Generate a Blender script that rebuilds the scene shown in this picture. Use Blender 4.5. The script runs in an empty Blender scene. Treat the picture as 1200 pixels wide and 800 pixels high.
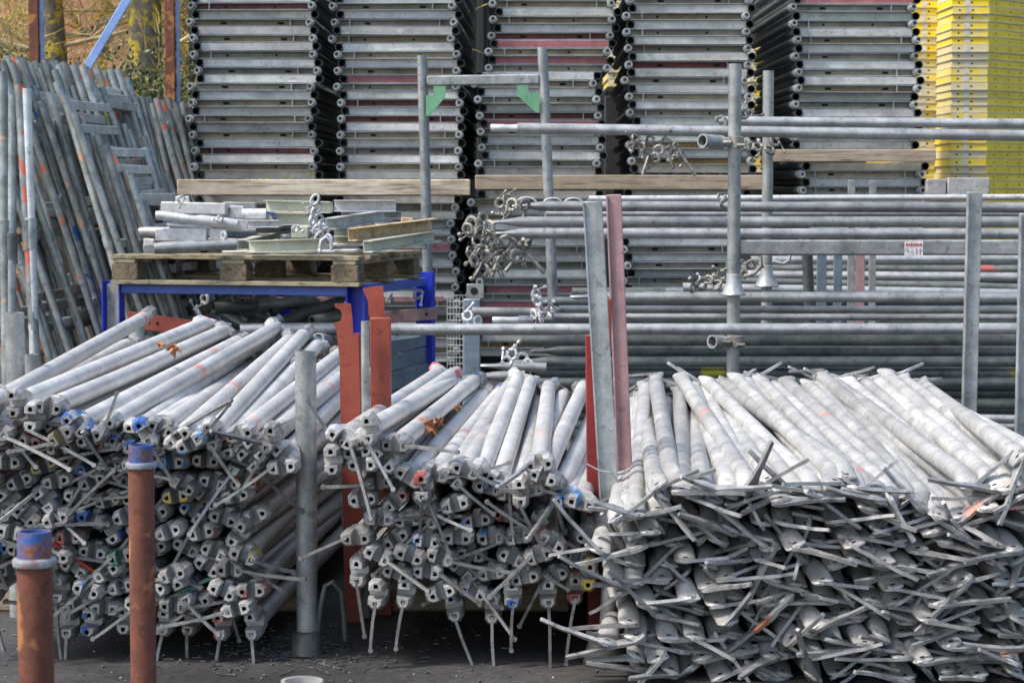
import bpy, bmesh, math, random
from mathutils import Vector, Matrix, Quaternion, Euler
random.seed(7)
R = random.Random(11)
sc = bpy.context.scene
COL = sc.collection
PI = math.pi
# ------------------------------------------------------------------ camera
F = 2600.0; HC = 1.10; TH = math.atan(185 / F)
cam_d = bpy.data.cameras.new('camera'); cam = bpy.data.objects.new('camera', cam_d); COL.objects.link(cam)
cam.location = (0, 0, HC); cam.rotation_euler = (PI / 2 - TH, 0, 0)
cam_d.sensor_width = 36; cam_d.lens = 36 * F / 1200; cam_d.clip_end = 300
cam_d.dof.use_dof = True; cam_d.dof.focus_distance = 5.9; cam_d.dof.aperture_fstop = 14
sc.camera = cam

def P(u, v, Y):
    dx, dz = (u - 600) / F, (400 - v) / F
    y = math.cos(TH) + dz * math.sin(TH); z = -math.sin(TH) + dz * math.cos(TH)
    t = Y / y
    return Vector((dx * t, Y, HC + z * t))

def far_point(p0, u, v, L):
    """point on the line of sight (u,v) at distance L beyond p0"""
    d = (P(u, v, 10) - Vector((0, 0, HC))).normalized(); o = Vector((0, 0, HC)) - p0
    b = o.dot(d); c = o.dot(o) - L * L
    q = b * b - c
    t = -b + math.sqrt(max(q, 0))
    return Vector((0, 0, HC)) + d * t

WORDS = ['zeroth', 'first', 'second', 'third', 'fourth', 'fifth', 'sixth', 'seventh', 'eighth', 'ninth', 'tenth', 'eleventh', 'twelfth',
         'thirteenth', 'fourteenth', 'fifteenth', 'sixteenth', 'seventeenth', 'eighteenth', 'nineteenth', 'twentieth']
def nth(i):
    if i <= 20: return WORDS[i]
    t = ['', '', 'twenty', 'thirty', 'forty', 'fifty'][i // 10]
    return t + '-' + WORDS[i % 10] if i % 10 else {20: 'twentieth', 30: 'thirtieth', 40: 'fortieth'}[i]

# ------------------------------------------------------------------ materials
class N:
    def __init__(s, name):
        s.m = bpy.data.materials.new(name); s.m.use_nodes = True
        s.t = s.m.node_tree; s.n = s.t.nodes; s.l = s.t.links
        s.bsdf = s.n['Principled BSDF']
    def add(s, typ, **kw):
        n = s.n.new(typ)
        for k, v in kw.items():
            if k.startswith('i_'):
                n.inputs[int(k[2:]) if k[2:].isdigit() else k[2:].replace('_', ' ')].default_value = v
            else: setattr(n, k, v)
        return n
    def link(s, a, b): s.l.new(a, b)
    def math(s, op, a, b=None, c=None, clamp=False):
        n = s.n.new('ShaderNodeMath'); n.operation = op; n.use_clamp = clamp
        for k, x in enumerate((a, b, c)):
            if x is None: continue
            if isinstance(x, (int, float)): n.inputs[k].default_value = x
            else: s.l.new(x, n.inputs[k])
        return n.outputs[0]
    def mix(s, fac, a, b, mode='MIX'):
        n = s.n.new('ShaderNodeMix'); n.data_type = 'RGBA'; n.blend_type = mode
        for k, x in ((0, fac), (6, a), (7, b)):
            if isinstance(x, (int, float)): n.inputs[k].default_value = x
            elif isinstance(x, tuple): n.inputs[k].default_value = (*x, 1)[:4]
            else: s.l.new(x, n.inputs[k])
        return n.outputs[2]
    def ramp(s, fac, stops, interp='LINEAR'):
        n = s.n.new('ShaderNodeValToRGB'); n.color_ramp.interpolation = interp
        e = n.color_ramp.elements
        while len(e) < len(stops): e.new(0.5)
        for k, (p, c) in enumerate(stops):
            e[k].position = p
            e[k].color = (*c, 1) if isinstance(c, tuple) else (c, c, c, 1)
        s.l.new(fac, n.inputs[0]); return n.outputs[0]
    def noise(s, vec, scale, detail=4, rough=.6):
        n = s.add('ShaderNodeTexNoise'); n.inputs['Scale'].default_value = scale
        n.inputs['Detail'].default_value = detail; n.inputs['Roughness'].default_value = rough
        s.l.new(vec, n.inputs['Vector']); return n.outputs[0]
    def coords(s, kind='Object', scale=(1, 1, 1)):
        tc = s.add('ShaderNodeTexCoord'); oi = s.add('ShaderNodeObjectInfo'); s.rnd = oi.outputs['Random']
        mp = s.add('ShaderNodeMapping'); mp.inputs['Scale'].default_value = scale
        s.l.new(tc.outputs[kind], mp.inputs[0])
        off = s.add('ShaderNodeVectorMath', operation='ADD')
        s.l.new(mp.outputs[0], off.inputs[0]); s.raw = tc.outputs[kind]
        m = s.math('MULTIPLY', s.rnd, 57.0)
        s.l.new(m, off.inputs[1]); return off.outputs[0]
    def bump(s, h, strength=.2, dist=.002):
        b = s.add('ShaderNodeBump'); b.inputs['Strength'].default_value = strength; b.inputs['Distance'].default_value = dist
        s.l.new(h, b.inputs['Height']); s.l.new(b.outputs[0], s.bsdf.inputs['Normal'])

def metal(name, lo, hi, metallic=.35, rough=.5, vary=.25, scale=14, streak=None, paints=None, paint_p=.3, paint_scale=16, paint_cut=.56,
          rust=.0, mottle=.75, band=None, tints=None, tint_mode='CONSTANT'):
    s = N(name); v = s.coords()
    n1 = s.noise(v, scale, 6, .65)
    base = s.ramp(n1, [(.3, lo), (.7, hi)])
    if tints:
        r3 = s.math('FRACT', s.math('MULTIPLY', s.rnd, 31.7))
        t = s.ramp(r3, tints, tint_mode)
        base = s.mix(1.0, base, t, 'MULTIPLY')
    if streak:
        mp = s.add('ShaderNodeMapping'); mp.inputs['Scale'].default_value = streak; s.link(v, mp.inputs[0])
        n2 = s.noise(mp.outputs[0], 30, 4, .6)
        base = s.mix(.5, base, s.ramp(n2, [(.35, .55), (.65, 1.0)]), 'MULTIPLY')
    # large soft mottling and thin dark scratches
    n4 = s.noise(v, 3.3, 7, .72)
    base = s.mix(mottle, base, s.ramp(n4, [(.32, .60), (.5, .95), (.68, 1.12)]), 'MULTIPLY')
    scr = s.ramp(s.noise(v, 48, 2, .4), [(.30, .45), (.36, 1.0)])
    base = s.mix(.55, base, scr, 'MULTIPLY')
    # fine speckle and grime
    n3 = s.noise(v, 160, 2, .5)
    base = s.mix(.35, base, s.ramp(n3, [(.35, .62), (.6, 1.0)]), 'MULTIPLY')
    if band:
        sx = s.add('ShaderNodeSeparateXYZ'); s.link(s.raw, sx.inputs[0])
        for q, (colr, prob, L) in enumerate(band):
            y0 = s.math('MULTIPLY', s.math('FRACT', s.math('MULTIPLY', s.rnd, 13.7 + q * 5.1)), L)
            d = s.math('ABSOLUTE', s.math('SUBTRACT', sx.outputs[1], y0))
            d = s.math('ADD', d, s.math('MULTIPLY', n1, .05))
            msk = s.math('LESS_THAN', d, .05)
            on = s.math('LESS_THAN', s.math('FRACT', s.math('MULTIPLY', s.rnd, 91.3 + q * 11)), prob)
            fade = s.ramp(s.noise(v, 40, 3), [(.35, .1), (.65, .95)])
            base = s.mix(s.math('MULTIPLY', s.math('MULTIPLY', msk, on), fade), base, colr)
    if paints:
        rr = s.math('FRACT', s.math('MULTIPLY', s.rnd, 17.3))
        pc = s.ramp(rr, paints, 'CONSTANT')
        on = s.math('LESS_THAN', s.math('FRACT', s.math('MULTIPLY', s.rnd, 53.1)), paint_p)
        pm = s.ramp(s.noise(v, paint_scale, 3), [(paint_cut - .02, 0.0), (paint_cut + .03, 1.0)])
        base = s.mix(s.math('MULTIPLY', on, pm), base, pc)
    if rust > 0:
        rm = s.ramp(s.noise(v, 22, 7, .75), [(.66 - rust * .3, 0.0), (.78 - rust * .25, 1.0)])
        base = s.mix(rm, base, s.ramp(n3, [(.3, (.11, .035, .015)), (.7, (.27, .1, .04))]))
    k = s.math('ADD', 1 - vary, s.math('MULTIPLY', s.math('FRACT', s.math('MULTIPLY', s.rnd, 7.7)), 2 * vary))
    cc = s.add('ShaderNodeCombineColor')
    for q in range(3): s.link(k, cc.inputs[q])
    base = s.mix(1.0, base, cc.outputs[0], 'MULTIPLY')
    s.link(base, s.bsdf.inputs['Base Color'])
    s.bsdf.inputs['Metallic'].default_value = metallic
    ro = s.math('ADD', rough - .1, s.math('MULTIPLY', n1, .25)); s.link(ro, s.bsdf.inputs['Roughness'])
    s.bump(s.math('ADD', n1, s.math('MULTIPLY', n3, .35)), .35, .0015)
    return s.m

PAINT = [(0, (.05, .13, .36)), (.42, (.42, .1, .08)), (.76, (.05, .24, .15)), (.84, (.04, .2, .5)), (.95, (.5, .4, .1))]
M = {}
M['tube_white'] = metal('pale_galvanised_tube', (.44, .44, .43), (.66, .65, .63), .18, .40, .14, 9, (1, .06, 1), mottle=.35,
                        band=[((.62, .16, .11), .4, 2.0), ((.72, .4, .34), .3, 1.9), ((.25, .36, .62), .1, 1.7)])
M['tube_brace'] = metal('chalky_galvanised_brace', (.32, .32, .31), (.59, .585, .56), .18, .42, .22, 11, (1, .05, 1), mottle=.5,
                        band=[((.3, .3, .29), .8, .5), ((.33, .33, .32), .8, 1.1), ((.36, .36, .34), .8, 1.7), ((.62, .2, .15), .1, 2.0)])
M['head'] = metal('cast_ledger_head', (.20, .20, .195), (.60, .59, .57), .35, .34, .45, 26, paints=PAINT, paint_p=.30, paint_scale=22, paint_cut=.56)
M['wedge'] = metal('wedge_steel', (.15, .15, .15), (.38, .38, .37), .5, .42, .35, 26, paints=[(0, (.5, .07, .05)), (.4, (.08, .17, .42)), (.8, (.06, .3, .2))], paint_p=.07, paint_scale=14, paint_cut=.5)
M['brace_wedge'] = metal('brace_wedge_steel', (.18, .18, .182), (.50, .50, .495), .4, .42, .25, 24, paints=[(0, (.32, .12, .06)), (.5, (.08, .17, .5)), (.7, (.5, .25, .2))], paint_p=.05, paint_scale=14, paint_cut=.5)
M['galv'] = metal('weathered_galvanised_steel', (.27, .29, .29), (.52, .54, .535), .45, .42, .15, 18, (1, 1, .15), rust=.05)
M['galv_lying'] = metal('weathered_rail_tube', (.28, .295, .295), (.54, .55, .545), .45, .38, .2, 14, (.06, 1, 1), paints=[(0, (.55, .2, .14))], paint_p=.25, paint_scale=4, paint_cut=.63)
M['galv_dark'] = metal('dull_green_grey_tube', (.09, .11, .105), (.24, .265, .25), .35, .5, .25, 14, (.06, 1, 1), paints=[(0, (.5, .45, .05)), (.6, (.4, .12, .1))], paint_p=.3, paint_scale=3, paint_cut=.64)  # dark green-grey tone with sparse paint patches
M['lean_tube'] = metal('blue_grey_galvanised_tube', (.18, .205, .205), (.47, .51, .505), .35, .4, .38, 12, (1, 1, .08), paints=[(0, (.62, .13, .08)), (.6, (.5, .32, .22)), (.86, (.03, .13, .38)), (.90, (.5, .22, .16)), (.97, (.35, .33, .06))], paint_p=.6, paint_scale=11, paint_cut=.61)
M['lean_bar'] = metal('pale_cross_channel', (.38, .4, .4), (.62, .64, .63), .35, .45, .2, 12)
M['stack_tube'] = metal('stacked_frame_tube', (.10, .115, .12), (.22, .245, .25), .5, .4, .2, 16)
M['spigot'] = metal('spigot_steel', (.30, .32, .325), (.54, .56, .56), .5, .35, .2, 26)
TINT_A = [(0, (1, 1, 1)), (.2, (.95, .97, .93)), (.4, (1.02, 1.02, 1.04)), (.6, (.9, .93, .93)), (.78, (1.05, 1.04, .95)), (.90, (.68, .24, .27)), (.96, (.85, .93, .72))]
TINT_B = [(0, (1, 1, .97)), (.25, (1, .92, .72)), (.45, (.95, .95, .9)), (.6, (1, .9, .7)), (.8, (.8, .85, .85)), (.91, (.62, .22, .24)), (.96, (1.0, .7, .3))]
M['chan'] = metal('frame_channel_face', (.42, .42, .405), (.72, .715, .69), .2, .45, .22, 10, (.05, 1, 1), tints=TINT_A, paints=[(0, (.6, .58, .5)), (.5, (.5, .5, .1)), (.7, (.6, .15, .1))], paint_p=.25, paint_scale=8, paint_cut=.66)
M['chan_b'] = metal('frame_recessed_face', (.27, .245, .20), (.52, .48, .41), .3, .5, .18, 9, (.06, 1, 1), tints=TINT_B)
M['lip'] = metal('frame_channel_lip', (.38, .42, .44), (.58, .62, .64), .45, .38, .15, 12)
M['rust_pole'] = metal('rusted_pipe', (.12, .042, .027), (.23, .078, .045), .1, .75, .1, 30, (1, 1, .1), paints=[(0, (.34, .15, .05))], paint_p=1.0, paint_scale=10, paint_cut=.58)
M['blue_chip'] = metal('chipped_blue_paint', (.008, .075, .26), (.012, .12, .38), .0, .5, .1, 12, rust=.72)
M['rim'] = metal('scuffed_pipe_rim', (.34, .32, .31), (.58, .56, .54), .4, .45, .1, 26, rust=.3)
M['flange'] = metal('chipped_ring_flange', (.16, .2, .27), (.42, .42, .44), .3, .4, .05, 30, rust=.5)
M['red'] = metal('scuffed_red_oxide_paint', (.24, .042, .026), (.35, .072, .042), .0, .5, .08, 9, rust=.2, paints=[(0, (.03, .38, .12))], paint_p=.5, paint_scale=7, paint_cut=.74)
M['darkred'] = metal('deep_red_painted_steel', (.2, .018, .018), (.30, .03, .026), .0, .5, .08, 9, rust=.08)
M['blue'] = metal('blue_stillage_paint', (.012, .03, .42), (.02, .05, .56), .0, .42, .05, 9)
M['blue_rail'] = metal('faded_blue_rail_paint', (.05, .1, .42), (.08, .15, .5), .0, .5, .05, 9, rust=.22)
M['blue_grey'] = metal('blue_grey_sheet_steel', (.16, .22, .28), (.24, .31, .37), .2, .45, .06, 9, (.1, .1, 1))
M['pole_blue'] = metal('pale_blue_paint', (.2, .33, .66), (.27, .42, .75), .0, .45, .04, 9)
M['green'] = metal('green_gusset_paint', (.13, .34, .19), (.2, .45, .27), .0, .5, .06, 16)
M['pink'] = metal('faded_pinkish_board', (.34, .20, .21), (.50, .31, .31), .1, .55, .05, 8, (1, 1, .08))
M['white_part'] = metal('bright_cast_aluminium', (.42, .43, .44), (.66, .67, .68), .25, .42, .12, 22)
M['cream_part'] = metal('zinc_yellowed_steel', (.42, .44, .36), (.62, .63, .54), .2, .48, .12, 8, paints=[(0, (.05, .15, .5)), (.4, (.45, .25, .1))], paint_p=.4, paint_scale=8, paint_cut=.62)
M['rusty_part'] = metal('rusty_cream_beam', (.34, .22, .1), (.6, .5, .32), .0, .6, .06, 20, rust=.42)
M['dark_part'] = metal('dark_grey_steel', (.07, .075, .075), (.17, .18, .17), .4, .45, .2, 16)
M['clamp'] = metal('forged_coupler_steel', (.12, .115, .1), (.38, .37, .33), .35, .5, .2, 40, rust=.12)
M['rubber'] = metal('black_rubber_and_gap_shade', (.018, .018, .02), (.04, .04, .042), .0, .55, .05, 22)  # rubber foot; also blackens the cribs as painted gap shade
M['black'] = metal('painted_hole_shade', (.006, .006, .006), (.012, .012, .012), .0, .9, .0, 22)  # black colour stands in for the shade inside holes and slots
M['wire'] = metal('thin_galvanised_wire', (.4, .4, .4), (.6, .6, .6), .4, .4, .0, 22)
M['white_mark'] = metal('white_patch', (.62, .62, .62), (.74, .74, .74), .0, .6, .02, 22)
M['sticker_red'] = metal('red_print', (.5, .03, .03), (.62, .06, .05), .0, .5, .0, 22)

def wood(name, lo, hi, grain=(.06, 1, 1), stain=.5):
    s = N(name); v = s.coords(); mp = s.add('ShaderNodeMapping'); mp.inputs['Scale'].default_value = grain; s.link(v, mp.inputs[0])
    g = s.noise(mp.outputs[0], 60, 6, .7)
    b = s.ramp(g, [(.36, tuple(q * .7 for q in lo)), (.5, hi), (.68, tuple(q * 1.1 for q in hi))])
    b = s.mix(stain, b, s.ramp(s.noise(v, 5, 5, .7), [(.35, (.5, .42, .34)), (.6, (1, 1, 1))]), 'MULTIPLY')
    s.link(b, s.bsdf.inputs['Base Color']); s.bsdf.inputs['Roughness'].default_value = .8
    s.bump(g, .5, .003); return s.m
M['timber'] = wood('weathered_timber', (.42, .34, .24), (.66, .58, .46))
M['timber_dark'] = wood('brown_timber', (.2, .15, .1), (.38, .31, .23))
M['pallet_top'] = wood('old_pallet_board', (.13, .11, .065), (.30, .27, .18))
M['pallet_block'] = wood('old_pallet_block', (.07, .055, .038), (.19, .15, .1), (1, .06, 1))

def ground_mat():
    s = N('dark_wet_asphalt'); v = s.coords()
    n = s.noise(v, 60, 8, .7); big = s.noise(v, 1.6, 5, .6)
    b = s.ramp(n, [(.3, (.02, .02, .022)), (.7, (.06, .058, .056))])
    b = s.mix(.7, b, s.ramp(big, [(.35, .55), (.65, 1.25)]), 'MULTIPLY')
    spk = s.ramp(s.noise(v, 240, 2), [(.66, 0.0), (.72, 1.0)])
    b = s.mix(s.math('MULTIPLY', spk, .35), b, (.2, .19, .17))
    vo = s.add('ShaderNodeTexVoronoi', feature='DISTANCE_TO_EDGE'); vo.inputs['Scale'].default_value = 1.7
    wob = s.add('ShaderNodeVectorMath', operation='ADD'); s.link(v, wob.inputs[0]); s.link(s.noise(v, 6, 5, .7), wob.inputs[1]); s.link(wob.outputs[0], vo.inputs['Vector'])
    b = s.mix(s.ramp(vo.outputs['Distance'], [(.0, .75), (.012, 0.0)]), b, (.012, .012, .012))
    rs = s.ramp(s.noise(v, 4.3, 6, .7), [(.62, 0.0), (.72, .5)]); b = s.mix(rs, b, (.10, .065, .04))
    s.link(b, s.bsdf.inputs['Base Color'])
    s.link(s.ramp(big, [(.4, .5), (.6, .85)]), s.bsdf.inputs['Roughness'])
    s.bump(n, .6, .004); return s.m
M['ground'] = ground_mat()

def yellow_mat():
    s = N('yellow_painted_deck'); v = s.coords()
    n = s.noise(v, 5, 4, .5); sx = s.add('ShaderNodeSeparateXYZ'); s.link(s.raw, sx.inputs[0])
    b = s.ramp(n, [(.35, (.80, .56, .012)), (.65, (.88, .66, .02))])
    rr = s.math('FRACT', s.math('MULTIPLY', s.rnd, 19.3))
    wear = s.ramp(s.math('ADD', s.noise(v, 14, 5, .7), s.math('MULTIPLY', s.math('SUBTRACT', rr, .5), .35)), [(.38, 0.0), (.58, .85)])
    b = s.mix(wear, b, (.66, .60, .40))
    s.link(b, s.bsdf.inputs['Base Color']); s.bsdf.inputs['Roughness'].default_value = .5
    return s.m
M['yellow'] = yellow_mat()
M['yellow_side'] = metal('clean_yellow_paint', (.76, .54, .01), (.88, .66, .02), .0, .45, .05, 7)
M['deck_lip'] = metal('deck_edge_grey', (.44, .41, .34), (.62, .58, .48), .1, .5, .08, 12)

def brick_mat():
    s = N('red_brick_masonry'); v = s.coords()
    b = s.add('ShaderNodeTexBrick'); b.inputs['Scale'].default_value = 1.0
    b.inputs['Brick Width'].default_value = .24; b.inputs['Row Height'].default_value = .078; b.inputs['Mortar Size'].default_value = .008
    b.inputs['Color1'].default_value = (.50, .17, .09, 1); b.inputs['Color2'].default_value = (.66, .29, .17, 1); b.inputs['Mortar'].default_value = (.40, .24, .17, 1)
    mp = s.add('ShaderNodeMapping'); mp.inputs['Rotation'].default_value = (PI / 2, 0, 0); s.link(s.raw, mp.inputs[0])
    s.link(mp.outputs[0], b.inputs['Vector'])
    c = s.mix(.6, b.outputs[0], s.ramp(s.noise(v, 2, 5), [(.3, .55), (.7, 1.1)]), 'MULTIPLY')
    s.link(c, s.bsdf.inputs['Base Color']); s.bsdf.inputs['Roughness'].default_value = .9
    return s.m
M['brick'] = brick_mat()
def bark_mat():
    s = N('lichened_bark'); v = s.coords()
    n = s.noise(v, 18, 7, .75)
    b = s.ramp(n, [(.3, (.07, .06, .045)), (.7, (.22, .2, .16))])
    l = s.ramp(s.noise(v, 7, 7, .75), [(.5, 0.0), (.56, 1.0)])
    b = s.mix(l, b, s.ramp(n, [(.3, (.34, .25, .015)), (.7, (.72, .56, .05))]))
    s.link(b, s.bsdf.inputs['Base Color']); s.bsdf.inputs['Roughness'].default_value = .95; s.bump(n, .8, .02); return s.m
M['bark'] = bark_mat()
def twig_mat():
    s = N('lichened_twig'); v = s.coords()
    n = s.noise(v, 3, 6, .7)
    b = s.ramp(n, [(.35, (.22, .17, .10)), (.48, (.46, .38, .24)), (.56, (.58, .44, .06)), (.7, (.66, .6, .5))])
    s.link(b, s.bsdf.inputs['Base Color']); s.bsdf.inputs['Roughness'].default_value = .9; return s.m
M['twig'] = twig_mat()
def leaf_mat():
    s = N('evergreen_leaf'); v = s.coords(); n = s.noise(v, 7, 5, .7)
    s.link(s.ramp(n, [(.35, (.03, .05, .015)), (.6, (.09, .11, .03)), (.7, (.25, .22, .04))]), s.bsdf.inputs['Base Color'])
    s.bsdf.inputs['Roughness'].default_value = .6; return s.m
M['leaf'] = leaf_mat()
def dry_mat():
    s = N('dry_brown_leaf'); v = s.coords(); n = s.noise(v, 40, 5, .7)
    s.link(s.ramp(n, [(.3, (.16, .06, .025)), (.65, (.42, .2, .09))]), s.bsdf.inputs['Base Color'])
    s.bsdf.inputs['Roughness'].default_value = .75; return s.m
M['dry'] = dry_mat()

# ------------------------------------------------------------------ mesh builder
class MB:
    def __init__(s): s.v = []; s.f = []; s.m = []
    def ring_pts(s, c, X, Z, a, b, n, ph=0):
        return [c + X * (a * math.cos(2 * PI * k / n + ph)) + Z * (b * math.sin(2 * PI * k / n + ph)) for k in range(n)]
    def loft(s, rings, cap0=True, cap1=True, mi=0, closed=False):
        n = len(rings[0]); base = len(s.v)
        for r in rings: s.v += [tuple(p) for p in r]
        K = len(rings)
        for i in range(K - 1 if not closed else K):
            a = base + i * n; b = base + ((i + 1) % K) * n
            for k in range(n):
                k2 = (k + 1) % n
                s.f.append((a + k, a + k2, b + k2, b + k)); s.m.append(mi)
        if not closed:
            if cap0: s.f.append(tuple(base + k for k in range(n))[::-1]); s.m.append(mi)
            if cap1: s.f.append(tuple(base + (K - 1) * n + k for k in range(n))); s.m.append(mi)
        return s
    def axes(s, d):
        d = d.normalized(); up = Vector((0, 0, 1)) if abs(d.z) < .95 else Vector((1, 0, 0))
        X = d.cross(up).normalized(); return X, X.cross(d).normalized()
    def tube(s, p0, p1, r0, r1=None, n=14, mi=0, cap=True):
        p0 = Vector(p0); p1 = Vector(p1); r1 = r0 if r1 is None else r1
        X, Z = s.axes(p1 - p0)
        return s.loft([s.ring_pts(p0, X, Z, r0, r0, n), s.ring_pts(p1, X, Z, r1, r1, n)], cap, cap, mi)
    def pipe(s, p0, p1, ro, ri, n=16, depth=.25, mi=0, both=True):
        p0 = Vector(p0); p1 = Vector(p1); X, Z = s.axes(p1 - p0); d = (p1 - p0).normalized()
        rg = lambda p, r: s.ring_pts(p, X, Z, r, r, n)
        rings = [rg(p0 + d * depth, ri), rg(p0, ri), rg(p0, ro), rg(p1, ro)]
        if both: rings += [rg(p1, ri), rg(p1 - d * depth, ri)]
        return s.loft(rings, True, True, mi)
    def path(s, pts, r, n=8, mi=0, closed=False, flat=1.0):
        pts = [Vector(p) for p in pts]; rings = []; K = len(pts)
        for i, p in enumerate(pts):
            a = pts[(i - 1) % K] if (closed or i > 0) else p; b = pts[(i + 1) % K] if (closed or i < K - 1) else p
            X, Z = s.axes(b - a)
            if rings:
                if X.dot(pX) < 0: X = -X; Z = -Z
            pX = X
            rr = r[i] if isinstance(r, (list, tuple)) else r
            rings.append(s.ring_pts(p, X, Z, rr, rr * flat, n))
        return s.loft(rings, True, True, mi, closed)
    def box(s, c, size, rot=None, mi=0, bev=0):
        c = Vector(c); hx, hy, hz = (q / 2 for q in size); R_ = rot.to_matrix() if isinstance(rot, (Euler, Quaternion)) else (rot or Matrix.Identity(3))
        b = min(bev, hx * .9, hy * .9, hz * .9)
        if b <= 0:
            ring = lambda y: [c + R_ @ Vector(q) for q in ((-hx, y, -hz), (hx, y, -hz), (hx, y, hz), (-hx, y, hz))]
            return s.loft([ring(-hy), ring(hy)], mi=mi)
        def oc(y, k):
            x, z = hx - k, hz - k
            return [c + R_ @ Vector(q) for q in ((-x + b, y, -z), (x - b, y, -z), (x, y, -z + b), (x, y, z - b), (x - b, y, z), (-x + b, y, z), (-x, y, z - b), (-x, y, -z + b))]
        return s.loft([oc(-hy, b * .8), oc(-hy + b, 0), oc(hy - b, 0), oc(hy, b * .8)], mi=mi)
    def bar(s, p0, p1, w, h, mi=0, bev=0, up=None):
        """rectangular bar from p0 to p1: w sideways, h along up"""
        p0 = Vector(p0); p1 = Vector(p1); d = (p1 - p0); L = d.length; d = d.normalized()
        up = Vector(up) if up is not None else (Vector((0, 0, 1)) if abs(d.z) < .9 else Vector((0, -1, 0)))
        X = d.cross(up).normalized(); Z = X.cross(d)
        Rm = Matrix((X, d, Z)).transposed()
        return s.box((p0 + p1) / 2, (w, L, h), Rm, mi, bev)
    def prism(s, poly, y0, y1, mi=0, T=None):
        T = T or (lambda x, y, z: Vector((x, y, z)))
        return s.loft([[T(x, y0, z) for x, z in poly], [T(x, y1, z) for x, z in poly]], mi=mi)
    def mesh(s, name, mats, angle=38):
        me = bpy.data.meshes.new(name); me.from_pydata(s.v, [], s.f); me.validate()
        for k in (mats if isinstance(mats, (list, tuple)) else [mats]): me.materials.append(M[k])
        if len(me.polygons) == len(s.m): me.polygons.foreach_set('material_index', s.m)
        bm = bmesh.new(); bm.from_mesh(me); bmesh.ops.recalc_face_normals(bm, faces=bm.faces); bm.to_mesh(me); bm.free()
        me.polygons.foreach_set('use_smooth', [True] * len(me.polygons))
        me.set_sharp_from_angle(angle=math.radians(angle)); me.update()
        return me

def ob(name, mesh, parent=None, loc=None, rot=None, scale=None):
    o = bpy.data.objects.new(name, mesh); COL.objects.link(o)
    if parent is not None: o.parent = parent
    if loc is not None: o.location = loc
    if rot is not None:
        if isinstance(rot, Quaternion): o.rotation_mode = 'QUATERNION'; o.rotation_quaternion = rot
        else: o.rotation_euler = rot
    if scale is not None: o.scale = scale
    return o
def tag(o, label, cat, group=None, kind=None):
    if label: o['label'] = label
    if cat: o['category'] = cat
    if group: o['group'] = group
    if kind: o['kind'] = kind
    return o
def thing(name, label, cat, loc=(0, 0, 0), rot=None, group=None):
    return tag(ob(name, None, None, loc, rot), label, cat, group)
def centred(mb):
    """move the mesh so that the thing's origin sits at its base"""
    xs = [p[0] for p in mb.v]; ys = [p[1] for p in mb.v]; zs = [p[2] for p in mb.v]
    c = Vector(((min(xs) + max(xs)) / 2, (min(ys) + max(ys)) / 2, min(zs)))
    mb.v = [(p[0] - c.x, p[1] - c.y, p[2] - c.z) for p in mb.v]; return c
def single(name, mb, mats, label, cat, group=None, angle=38):
    c = centred(mb); o = ob(name, mb.mesh(name, mats, angle), None, c); return tag(o, label, cat, group)
def part(name, mb, mats, root, angle=38, label=None):
    mb.v = [tuple(Vector(p) - root.location) for p in mb.v]
    o = ob(name, mb.mesh(name, mats, angle), root)
    if label: o['label'] = label
    return o

# ------------------------------------------------------------------ ground
mb = MB(); mb.loft([[Vector((-60, -6, 0)), Vector((60, -6, 0))], [Vector((-60, 90, 0)), Vector((60, 90, 0))]], False, False)
mb.f = [(0, 1, 3, 2)]; mb.m = [0]
g = ob('ground', mb.mesh('ground', 'ground')); tag(g, 'dark wet asphalt yard surface', None, kind='structure')

# ------------------------------------------------------------------ ledger prototypes (axis +Y, near end at origin)
V = Vector
def ledger_tube_mesh(L):
    mb = MB(); X, Z = V((1, 0, 0)), V((0, 0, 1)); r = .0222
    rings = []
    for y, k in ((.05, .97), (.09, 1), (L * .3, 1), (L * .6, 1.005), (L - .09, 1), (L - .045, .97), (L - .02, .8)):
        rings.append(mb.ring_pts(V((0, y, 0)), X, Z, r * k, r * k, 18))
    return mb.loft(rings).mesh('ledger_tube_body', 'tube_white')
def jaw(mb, s, w=.037, h=.0225):
    def rg(y, xo, xi, z, m=None):
        pts = [(xi, -z), (xo * .72, -z), (xo, -z * .5), (xo, z * .5), (xo * .72, z), (xi, z)]
        return [V((s * x, y, zz)) for x, zz in pts]
    cx = .0205; q = .0050
    def hole(y, q):
        pts = [(cx - q, -q), (cx + q * .2, -q), (cx + q, -q * .6), (cx + q, q * .6), (cx + q * .2, q), (cx - q, q)]
        return [V((s * x, y, z)) for x, z in pts]
    mb.loft([hole(0, q), rg(0, w * .80, .0105, h * .66), rg(.014, w * .97, .0088, h * .94), rg(.03, w, .0085, h), rg(.062, w * .99, .0095, h)], cap0=False)
    mb.loft([hole(.012, q), hole(0, q)], cap1=False, mi=1)
def head_mesh(k):
    mb = MB(); w, h = (.0375, .0190) if k == 0 else (.039, .0182) if k == 1 else (.0355, .0198)
    jaw(mb, 1, w, h); jaw(mb, -1, w, h)
    def oc(y, a, b): return [V((a * x, y, b * z)) for x, z in ((-1, -.45), (-.68, -1), (.68, -1), (1, -.45), (1, .45), (.68, 1), (-.68, 1), (-1, .45))]
    mb.loft([oc(.060, w * .985, h * .97), oc(.066, w * .93, h * 1.0), oc(.078, .027, .0215), oc(.085, .0224, .0224)])
    return mb.mesh('ledger_head', ['head', 'black'], 24)
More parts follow.
